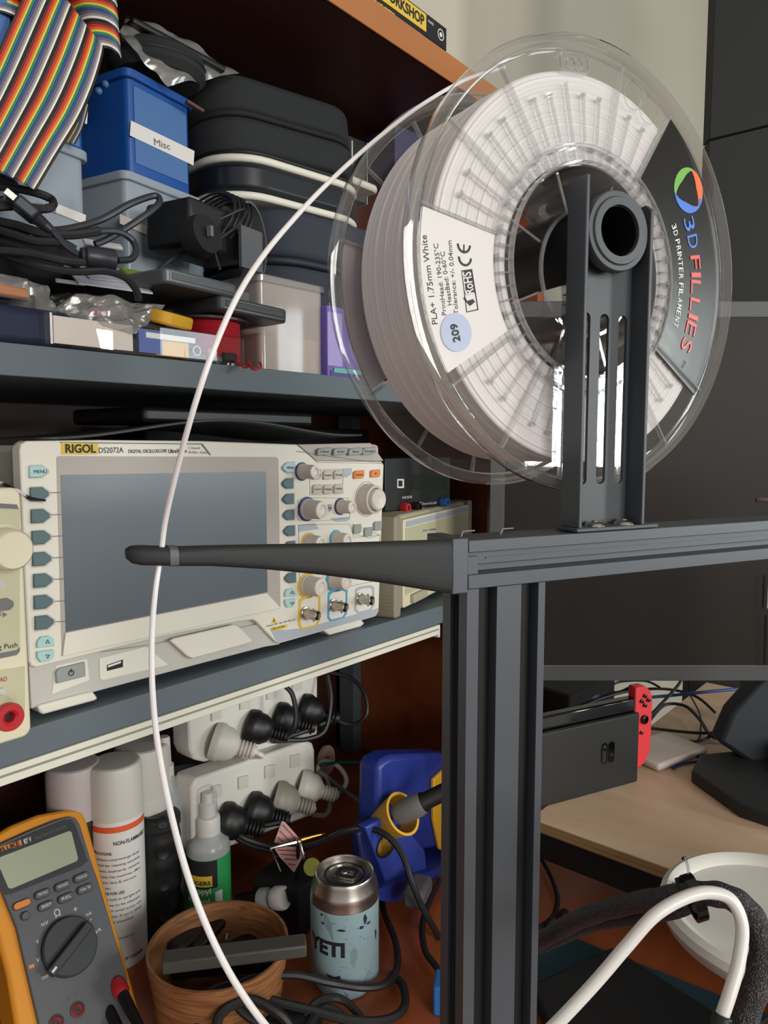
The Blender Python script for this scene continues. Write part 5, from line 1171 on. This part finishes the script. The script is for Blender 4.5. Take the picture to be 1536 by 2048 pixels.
# clear bins right
def bin_(label, pxr, pyb, Yc, w, h, d, yaw, m):
    c = onY(pxr, pyb, Yc); F = flat((c.x, c.y, ZS), yaw); t = thing('clear_bin', label, 'bin', F)
    MB().ring(rrect(-w, 0, 0, d, .006), rrect(-w+.0015, -.0015, .0015, d-.0015, .005), .0, h).build('walls', m, t, .0004)
    MB().ring(rrect(-w-.003, .003, -.003, d+.003, .008), rrect(-w, 0, 0, d, .006), h-.006, h).build('rim', clearrib, t, .0006)
    return t, F
t, F = bin_('clear plastic bin of pale beige parts at right end of upper shelf', 648, 752, .500, .078, .083, .075, -2, clearbox)
MB().box(-.074, -.004, .004, .06, .002, .034).build('card_stack', mat('beige_parts', '#b09a90', .6), t, .002)
for i in range(7): MB().box(-.0745, -.0035, .0033, .0040, .004+.0042*i, .0065+.0042*i).build('card_edge', mat('beige_edge_%d' % i, '#c4afa4', .6), t)
MB().box(-.074, -.02, .03, .06, .034, .055).build('lining', paper, t, .004)
bx = onY(700, 740, .487); t = thing('purple_carton', 'light purple carton with teal stripe at the end of upper shelf', 'carton', flat((onY(655, 750, .492).x+.002, .494, ZS), -1))
MB().box(0, .068, 0, .05, 0, .066).build('carton', purple, t, .0008); MB().box(.004, .064, -.0008, 0, .0, .006).build('dark_band', mat('band_purple', '#4a3a8c', .5), t); MB().box(.008, .05, -.0012, -.0008, .004, .0085).build('teal_stripe', mat('stripe_teal', '#5fae9c', .5), t)
MB().box(.0, .02, -.0008, 0, .010, .060).build('pale_panel', mat('panel_lilac', '#a294cc', .5), t)
# clear flat box of pens in front
F = face((onY(30, 680, .487).x, .4865, ZS), 0)
t = thing('pen_box', 'long clear plastic case of pens lying along the shelf edge', 'case', F); wL = onY(494, 700, .4865).x - F.translation.x
Mx = Matrix(((1, 0, 0, 0), (0, 0, 1, 0), (0, 1, 0, 0), (0, 0, 0, 1)))
MB().prism(rrect(.02, wL, -.045, 0, .006), .0008, .024, Mx).build('clear_case', clearp, t, .0015)
MB().box(.026, .085, .003, .021, -.004, -.001).build('card_insert', mat('card_cream', '#d8cfc4', .6), t)
MB().box(.090, .110, .003, .020, -.004, -.001).build('blue_print', mat('print_blue', '#4356a0', .5), t)
MB().box(.105, .135, .002, .014, -.006, -.002).build('yellow_insert', yel, t, .001)
MB().box(.096, .140, .014, .018, -.004, -.0008).build('silver_print', whiteb, t)
for x in (.141, .156): MB().lathe([(.0038, 0), (.0038, .0008), (.0031, .0008), (.0031, 0)], 24, T(x, .0085, -.001)).build('ring_mark', inkw, t)
for i in range(3): MB().cyl(.0030, .112, wL-.008, 12, T(0, .0045+.005*i, -.010-.008*i) @ RY(90)).build('pen', (inkg, inkb, inkblue)[i], t)
MB().cyl(.0042, wL-.02, wL-.007, 12, T(0, .0068, -.008) @ RY(90)).build('pen_cap', blackm, t)
# bags of small parts in front left
film('crumpled clear bag of parts at left end of the shelf edge', (onZ(-30, 700, ZS+.008) , at(110, 660, .50), at(100, 570, .515), at(-30, 560, .49)), bagm, amp=.004, seed=5, thick=.006)
film('dark shiny bag lying in front of the grey crates', (at(60, 650, .52), at(300, 680, .56), at(355, 620, .585), at(80, 590, .54)), smoke, amp=.004, seed=9, thick=.005)
film('crumpled clear bag draped across the pens case', (at(95, 655, .505), at(270, 668, .54), at(330, 610, .57), at(120, 600, .53)), bagm, amp=.004, seed=12, thick=.004)
tag(MB().box(-.06, .03, -.01, .03, 0, .026, flat((onY(60, 680, .50).x, .505, ZS), 0)).build('navy_pouch', mat('pouch_navy', '#131d38', .7), None, .006), 'dark navy pouch under the crumpled clear bag', 'pouch')
t = thing('small_plastic_case', 'little clear case with brown edge at the far left', 'case', T(*at(20, 572, .49)) @ RZ(8)); MB().box(-.02, .011, -.006, .012, -.009, .006).build('case', clearrib, t, .002); MB().box(-.018, .009, -.0065, .009, -.0075, -.001).build('wooden_filling', MATS['cherry_edge'] if 'cherry_edge' in MATS else yel, t, .001)
t = thing('white_paper', 'folded white leaflet under the ferrite cable', 'paper', T(*at(225, 560, .555)) @ RZ(-10) @ RX(30))
MB().box(-.03, .024, -.018, .018, -.0006, .0006).build('leaf', mat('leaflet', '#c4c6d2', .6), t); MB().box(-.02, .026, -.006, .022, .001, .0018, RZ(6)).build('leaf', mat('leaflet_top', '#b8bac8', .6), t)
tag(MB().box(-.02, .01, -.012, .012, -.001, .002, T(*at(300, 562, .58)) @ RX(35)).build('memory_card', mat('card_green', '#6f8a2a', .5), None, .0005), 'lime green memory card sleeve beside the black adapter', 'card')
for (x, y, d, l, w, m_, lb2) in ((205, 491, .55, .028, .006, paper, 'white paper strip sticking out beneath the cable loop'), (140, 567, .53, .020, .003, whiteb, 'thin white stick left of the folded leaflet'), (210, 628, .545, .022, .008, redp, 'red plastic piece beneath clear bag')):
    tag(MB().box(-l/2, l/2, -w/2, w/2, 0, .002, T(*at(x, y, d)) @ RZ(-12) @ RX(40)).build('small_strip', m_, None, .0005), lb2, 'strip')
# tangled black cables at left
def free(label, pts, r, m=rubber, nm='black_cable', g=None): return cable(nm, label, [at(*p) for p in pts], r, m, group=g)
free('navy cable with a long pointed loop rising to the right', [(-20, 470, .50), (60, 462, .50), (130, 458, .505), (200, 440, .515), (260, 408, .53), (305, 392, .545), (318, 396, .547), (314, 412, .543), (270, 445, .53), (215, 478, .52), (190, 488, .515)], .0024, navyrub)
free('navy cable curving around into the ferrite bead', [(110, 475, .50), (170, 465, .505), (230, 462, .52), (262, 478, .53), (272, 500, .53), (262, 518, .525), (235, 521, .515)], .0024, navyrub)
free('navy cable rising from the ferrite bead to the black plug', [(155, 508, .50), (130, 490, .495), (100, 455, .49), (85, 440, .487)], .0024, navyrub)
free('black cable crossing left above the ferrite bead', [(-20, 500, .48), (50, 505, .485), (120, 520, .49), (170, 525, .50)], .0026)
free('black cable running under the ferrite and dropping at right', [(-20, 500, .49), (40, 520, .49), (90, 535, .49), (150, 543, .50), (210, 542, .51), (250, 555, .52), (272, 580, .53), (278, 600, .535)], .0026)
free('black cable loop nearest the top of the tangle', [(-20, 372, .50), (20, 375, .50), (70, 385, .50), (102, 398, .505), (105, 412, .50), (85, 418, .495), (40, 412, .49), (-20, 415, .48)], .0028)
free('black cable along the left edge beneath the ribbons', [(-20, 350, .51), (10, 360, .51), (30, 375, .51), (15, 400, .50), (-20, 405, .50)], .0034)
free('black cable sagging beside left grey crate label', [(-20, 440, .49), (30, 450, .49), (80, 465, .49), (140, 470, .50), (200, 462, .51)], .0030)
free('black cable second from the bottom of the tangle', [(-20, 455, .488), (30, 470, .488), (70, 482, .49), (120, 485, .495), (150, 500, .50)], .0030)
free('dark cable at the bottom of the tangle', [(-20, 480, .495), (30, 492, .492), (80, 510, .49), (130, 522, .495), (160, 530, .50)], .0028)
tag(MB().box(-.07, .05, -.03, .03, -.02, .012, T(*at(20, 520, .545)) @ RZ(9)).build('dark_parts_box', blackm, None, .006), 'dark block beneath the tangle of cables', 'block')
fb0, fb1 = at(160, 511, .502), at(230, 521, .515); t = thing('ferrite_bead', 'navy cylindrical ferrite bead on the looped cable', 'ferrite', align(fb0, fb1)); Lb = (fb1-fb0).length
MB().lathe([(0, 0), (.0052, .0004), (.0058, .002), (.0052, .0028), (.0066, .0035), (.0072, .005), (.0072, Lb-.001), (.0066, Lb), (0, Lb)], 28).build('bead', navyrub, t)
u0, u1 = at(22, 395, .478), at(92, 452, .488); t = thing('video_plug', 'black cable plug with metal tip on top of the tangle', 'plug', align(u0, u1)); Lb = (u1-u0).length
MB().box(-.0060, .0060, -.0022, .0022, -.004, .004).build('metal_tip', metal, t, .0003); MB().box(-.0052, .0052, -.0014, .0014, -.0044, -.0035).build('tip_opening', blackslot, t)
MB().box(-.0078, .0078, -.0042, .0042, .003, Lb*.72).build('shell', navyrub, t, .0018)
MB().lathe([(.0048, Lb*.7)] + [(.0042 - .0002*i + .0006*(i % 2), Lb*.72 + i*.001) for i in range(8)] + [(.0024, Lb+.004)], 20).build('strain_relief', navyrub, t)

# books on the top shelf
bcol = [('#16171a', .0125), ('#5b6f9a', .0095), ('#20224a', .0105)]
zt0 = 1.6908
yb_ = .470
def book(label, z0, th, x1, L, mm, extra=None):
    t = thing('book', label, 'book', flat((x1, .505, z0), 0), None)
    MB().box(-L, 0, 0, .14, 0, th).build('cover', mm, t, .0006); MB().box(-L+.002, -.001, .004, .139, .0012, th-.0012).build('pages', paper, t) if False else None
    if extra: extra(t, th, L)
    return t
def e_top(t, th, L):
    a = MB().box(-.125, -.040, -.0006, 0, .004, th-.002).build('yellow_band', yellowp, t)
    letters('WORKSHOP', T(-.120, -.0008, .0085) @ RX(90), .076, inkb, t, .0105, bold=.03)
    letters('MAKE', T(-.036, -.0004, .016) @ RX(90), .010, inkw, t, .003)
    MB().lathe([(.0060, 0), (.0060, .0005), (.0050, .0005), (.0050, 0)], 28, T(-.012, -.0001, .0125) @ RX(90)).build('round_mark', inkw, t)
    MB().lathe([(.0025, 0), (.0025, .0005), (0, .0005)], 20, T(-.012, -.0001, .0125) @ RX(90)).build('round_mark', inkw, t)
def e_mid(t, th, L): letters('DESIGN PROJECTS', T(-.14, -.0004, .0035) @ RX(90), .09, MATS['yellow_paint'], t, .005, bold=.02)
def e_low(t, th, L):
    letters('DESIGN', T(-.042, -.0004, .003) @ RX(90), .022, inkw, t, .004); MB().box(-.014, 0, -.0005, 0, 0, th).build('red_end', mat('book_red', '#c9434f', .5), t)
xb = onY(893, 100, .505).x
book('purple spined book with red end, lowest of the three', zt0, .0105, xb+.002, .21, mat('book_navy', '#2a2752', .5), e_low)
book('thin blue green book in the middle of the three', zt0+.0107, .0085, xb-.045, .17, mat('book_teal', '#3d5360', .5), e_mid)
book('black book with yellow spine panel on top of the others', zt0+.0194, .024, xb, .21, mat('book_black', '#17181b', .45), e_top)

# ================================================================ right side: panel, monitor, dock, cables
DESK2 = .855
# tall black panel behind
pc = at(1418, 300, 1.25)
FP_ = face((pc.x, pc.y, 1.0), math.degrees(HEAD) - 90 - 3)
t = thing('wall_panel', 'tall matt black panel with one seam at the upper right', 'panel', FP_)
q1 = fp(FP_, 1418, 281, 0); q2 = fp(FP_, 1536, 252, 0); k_ = (q2.y-q1.y)/(q2.x-q1.x)
MB().prism([(0, -.2), (.5, -.2), (.5, q1.y-.001+k_*.5), (0, q1.y-.001)], -.03, 0).build('lower_panel', panelm, t, .001)
MB().prism([(0.0, q1.y+.002), (.5, q1.y + .002 + (q2.y-q1.y)/(q2.x-q1.x)*.5), (.5, 1.4), (.0, 1.4)], -.03, .0015).build('upper_panel', panelm, t, .001)
# monitor
MH = math.degrees(HEAD) - 90
tl = at(985, 600, .93); MF = face((at(980, 1362, .885).x, at(980, 1362, .885).y, at(980, 1362, .885).z), MH, 0)
t = thing('monitor', 'wide dark monitor switched off, behind the spool and beam', 'monitor', MF)
q0 = fp(MF, 975, 1362); q1 = fp(MF, 975, 602); Wm = .82; Hm = q1.y - q0.y; x0 = q0.x; y0 = q0.y
tp_ = -.0
MB().box(x0, x0+Wm, y0, y0+Hm, -.024, -.003).build('back_shell', black, t, .004)
MB().ring([(x0, y0), (x0+Wm, y0), (x0+Wm, y0+Hm), (x0, y0+Hm)], [(x0+.017, y0+.019), (x0+Wm-.017, y0+.019), (x0+Wm-.017, y0+Hm-.018), (x0+.017, y0+Hm-.018)], -.004, 0).build('bezel', bezelm, t, .0008)
MB().box(x0+.016, x0+Wm-.016, y0+.018, y0+Hm-.017, -.004, -.0015).build('screen', screenm, t)
for px_ in (1531, 1534):
    a = fp(MF, px_, 1215 if px_ == 1531 else 1330); b = fp(MF, px_+3, 1150 if px_ == 1531 else 1230)
    MB().tube([(a.x, a.y, .004), (b.x, b.y, .004)], .0012, 8).build('metal_clip', steel, t)
# stand
nb = onZ(1490, 1590, DESK2)
zm = MF.translation.z + y0 - DESK2
MI = MF.inverted()
tb = MB().prism([(a, b) for a, b in []] or [(-.11, -.085), (.11, -.085), (.14, -.04), (.14, .05), (.10, .09), (-.10, .09), (-.14, .05), (-.14, -.04)], 0, .016)
IMF = MI
bc = at(1640, 1590, .90); bc = Vector((bc.x, bc.y, DESK2 + .0003))
bs = tb.build('stand_base', mat('stand_grey', '#242527', .55), t, .003); bs.matrix_basis = MI @ flat(bc, MH + 12)
nk = MB().box(-.055, .055, -.018, .018, .02, .30).build('stand_neck', black, t, .006); nk.matrix_basis = MI @ flat(bc + FH*.085, MH)
ck = MB().lathe([(.0, .016), (.055, .016), (.055, .019), (.05, .022), (.032, .024), (.030, .05), (0, .05)], 40).build('stand_collar', black, t); ck.matrix_basis = MI @ flat(bc, 0)
# dark arm silhouette left of neck
mb = MB().prism([(0, 0), (.10, 0), (.10, .13), (.02, .13), (-.03, .07), (-.045, .03)], -.02, .01); ar = mb.build('stand_shroud', mat('shroud_navy', '#1c232b', .6), t, .006)
sp_ = at(1500, 1525, .955); ar.matrix_basis = MI @ face(sp_, MH)
# handheld console dock
dr_ = onZ(1275, 1563, DESK2 + .0003); dh = math.degrees(math.atan2((dr_ - onZ(1090, 1614, DESK2)).y, (dr_ - onZ(1090, 1614, DESK2)).x))
DF = face((dr_.x, dr_.y, DESK2 + .0003), dh); t = thing('console_dock', 'black game console dock with embossed two-pad logo on the maple desk', 'dock', DF)
hT = fp(DF, 1273, 1427, 0).y
MB().box(-.172, 0, 0, hT, -.006, 0).build('front_shell', mat('dock_black', '#1e1f1f', .5), t, .0015)
MB().box(-.172, 0, 0, hT, -.052, -.020).build('rear_shell', black, t, .002); MB().box(-.171, -.001, 0, .012, -.021, -.005).build('foot', black, t)
for sx, filled in ((-.060, 0), (-.049, 1)):
    mbq = MB(); o_ = rrect(sx, sx+.0095, hT*.38, hT*.38+.026, .0045, 5)
    (mbq.prism(o_, 0, .0005) if filled else mbq.ring(o_, rrect(sx+.0018, sx+.0083, hT*.38+.0018, hT*.38+.0242, .0032, 5), 0, .0005)).build('logo_pad', blackg, t)
    MB().lathe([(.0018, .0005), (.0018, .0007), (0, .0007)], 16, T(sx+.0048, hT*.38+(.010 if filled else .018), 0)).build('logo_dot', mat('dock_mark', '#1e1f1f', .5) if filled else blackg, t)
CF = face(DF @ Vector((0, .012, -.0135)), dh); t = thing('game_console', 'black handheld console with red controller standing in the dock', 'game console', CF)
MB().box(-.172, 0, 0, hT+.004, -.007, .006).build('tablet', blackg, t, .002)
jc = MB().prism([(0, 0), (.010, 0), (.020, .006), (.028, .020), (.029, .085), (.025, .097), (.014, .1045), (0, .1045)], -.007, .0065).build('controller', joyred, t, .002)
for a, b, r_ in ((.014, .092, .0024), (.020, .086, .0024), (.009, .086, .0024), (.0145, .080, .0024), (.0145, .062, .0056), (.010, .046, .002)): MB().lathe([(r_, .0064), (r_, .009), (r_*.7, .0094), (0, .0094)], 20, T(a, b, 0)).build('controller_button', blackg, jc)
# cable nest, white box, blue cable behind dock
Zc = DESK2
def dc(label, pts, r, m=rubber, nm='black_cable', g=None):
    return cable(nm, label, [onZ(x, y, Zc + h) for x, y, h in pts], r, m, group=g)
dc('black cable arcing right from behind the console', [(1300, 1440, .01), (1330, 1410, .02), (1370, 1412, .02), (1400, 1440, .015), (1420, 1470, .01), (1450, 1480, .005)], .0024)
dc('black cable crossing low behind the red controller', [(1290, 1455, .01), (1350, 1462, .01), (1400, 1466, .01), (1450, 1465, .01)], .0022)
dc('black cable lying lowest of the ones by the red controller', [(1290, 1475, .005), (1340, 1480, .005), (1400, 1482, .005), (1440, 1460, .01), (1480, 1450, .01)], .0020)
dc('black cable slanting up right above the red controller', [(1300, 1432, .02), (1330, 1400, .03), (1355, 1372, .04), (1365, 1355, .05)], .0024)
dc('black cable sweeping under the monitor to the dock', [(1150, 1420, .03), (1200, 1398, .03), (1260, 1382, .03), (1330, 1378, .03), (1390, 1392, .02), (1430, 1425, .01)], .0022)
dc('black cable rising at the left end of the nest', [(1100, 1400, .02), (1140, 1385, .03), (1180, 1372, .03), (1230, 1385, .02), (1260, 1375, .03)], .0024)
dc('black cable making a low hump left of the dock', [(1200, 1410, .01), (1215, 1385, .03), (1235, 1365, .04), (1290, 1362, .04), (1320, 1375, .03)], .0018)
dc('blue network cable behind the black ones', [(1260, 1398, .02), (1330, 1392, .02), (1400, 1385, .03), (1480, 1378, .03)], .0026, mat('net_blue', '#2d4f8e', .5), 'blue_cable')
dc('blue looped wire end beside the monitor stand', [(1340, 1530, .003), (1360, 1517, .003), (1395, 1512, .003), (1420, 1515, .003), (1400, 1522, .003), (1360, 1528, .003), (1345, 1536, .003)], .0018, mat('wire_navy', '#28356b', .5), 'blue_cable')
dc('grey thin cable dropping beside the blue loop', [(1380, 1390, .02), (1400, 1430, .01), (1400, 1470, .005), (1390, 1500, .003), (1425, 1515, .003)], .0014, mat('cable_slate', '#3d4450', .5), 'grey_cable')
tag(MB().box(-.06, .045, -.035, .035, 0, .010, flat(onZ(1330, 1505, Zc+.0003), -18)).build('white_strip', mat('strip_white', '#cfc5bc', .5), None, .004), 'flat white plastic strip under the cables beside the dock', 'strip')
tag(MB().box(-.06, .06, -.05, .05, 0, .05, flat(onZ(1130, 1420, Zc+.0003), -10)).build('dark_hub', blackm, None, .004), 'dark box among cables at left of the dock', 'box')
tag(MB().ball(.02, T(*onZ(1175, 1390, Zc+.03)), 16, 1.6, 1, .7).build('power_brick', mat('brick_navy', '#20263a', .5)), 'dark navy rounded power brick beneath the monitor bezel', 'power brick')
cable('brown_cable', 'short brown cable with pale tip crossing the monitor edge', [at(1512, 1001, .60), at(1530, 1000, .60), at(1580, 1010, .61)], .0020, mat('cable_brown', '#4b3a3c', .5), 'cable')
# white domed device
wc = onZ(1560, 1826, .886); t = thing('white_dome_device', 'white round plastic device with small triangular pip at lower right', 'device', flat((wc.x, wc.y, .8560), MH))
rw = .0935
MB().lathe([(0, 0), (rw*.70, 0), (rw*.80, .003), (rw*.95, .014), (rw*1.0, .024), (rw*.985, .030), (rw*.93, .033), (rw*.87, .031), (rw*.83, .026), (rw*.6, .0235), (0, .0228)], 72).build('shell', white, t)
MB().prism([(-.006, -.006), (.008, 0), (-.006, .006)], .024, .036, RZ(130) @ T(.0, 0, 0) @ Matrix.Identity(4)).build('pip', whiteb, t, .001).location = (-.070, .030, 0)
# cutting mat and black tablet on the red desk
t0 = [onZ(1000, 1935, .7503), onZ(1135, 1875, .7503), onZ(1540, 2035, .7503), onZ(1300, 2250, .7503)]
mb = MB(); vs = [Vector(p) for p in t0] + [Vector(p) + Vector((0, 0, .0025)) for p in t0]; mb.add(vs, [(3,2,1,0), (4,5,6,7)] + [(i, (i+1) % 4, 4+(i+1) % 4, 4+i) for i in range(4)]); tag(mb.build('cutting_mat', teal), 'dark teal cutting mat on the red desk beneath the black slab', 'mat')
t0 = [onZ(1060, 1968, .768), onZ(1225, 1892, .768), onZ(1460, 2040, .768), onZ(1200, 2260, .768)]
mb = MB(); vs = [Vector(p) + Vector((0, 0, -.0148)) for p in t0] + [Vector(p) for p in t0]; mb.add(vs, [(3,2,1,0), (4,5,6,7)] + [(i, (i+1) % 4, 4+(i+1) % 4, 4+i) for i in range(4)]); tag(mb.build('black_slab', blackm, None, .003), 'matt black slab on the teal mat behind the white tube', 'slab')

# repeats of one kind share a group
GROUPS = {'spray_can': 'spray cans in the lower bay', 'book': 'books stacked on the top shelf', 'mains_plug': 'plugs in the power boards', 'power_board': 'power boards under the lower shelf',
 'storage_crate': 'stacked small crates on the upper shelf', 'black_cable': 'loose black cables', 'mains_cable': 'black mains cables', 'disc_drive': 'disc drives on the upper shelf', 'plastic_bag': 'clear bags on the upper shelf',
 'test_lead': 'test leads of the multimeter', 'hard_case': 'zip cases on the upper shelf', 'blue_cable': 'blue cables beside the dock', 'paper_tag': 'printed cards on the clips', 'small_strip': 'small strips on the upper shelf',
 'braided_loom': 'braided looms at lower right', 'thin_cord': 'thin cords of the adapter', 'white_mains_cable': 'white mains cables', 'tool_handle': 'tools in the wooden cup'}
for o in list(scene.objects):
    if o.parent is None and 'label' in o and 'group' not in o:
        g = GROUPS.get(o.name.split('.')[0])
        if g: o['group'] = g
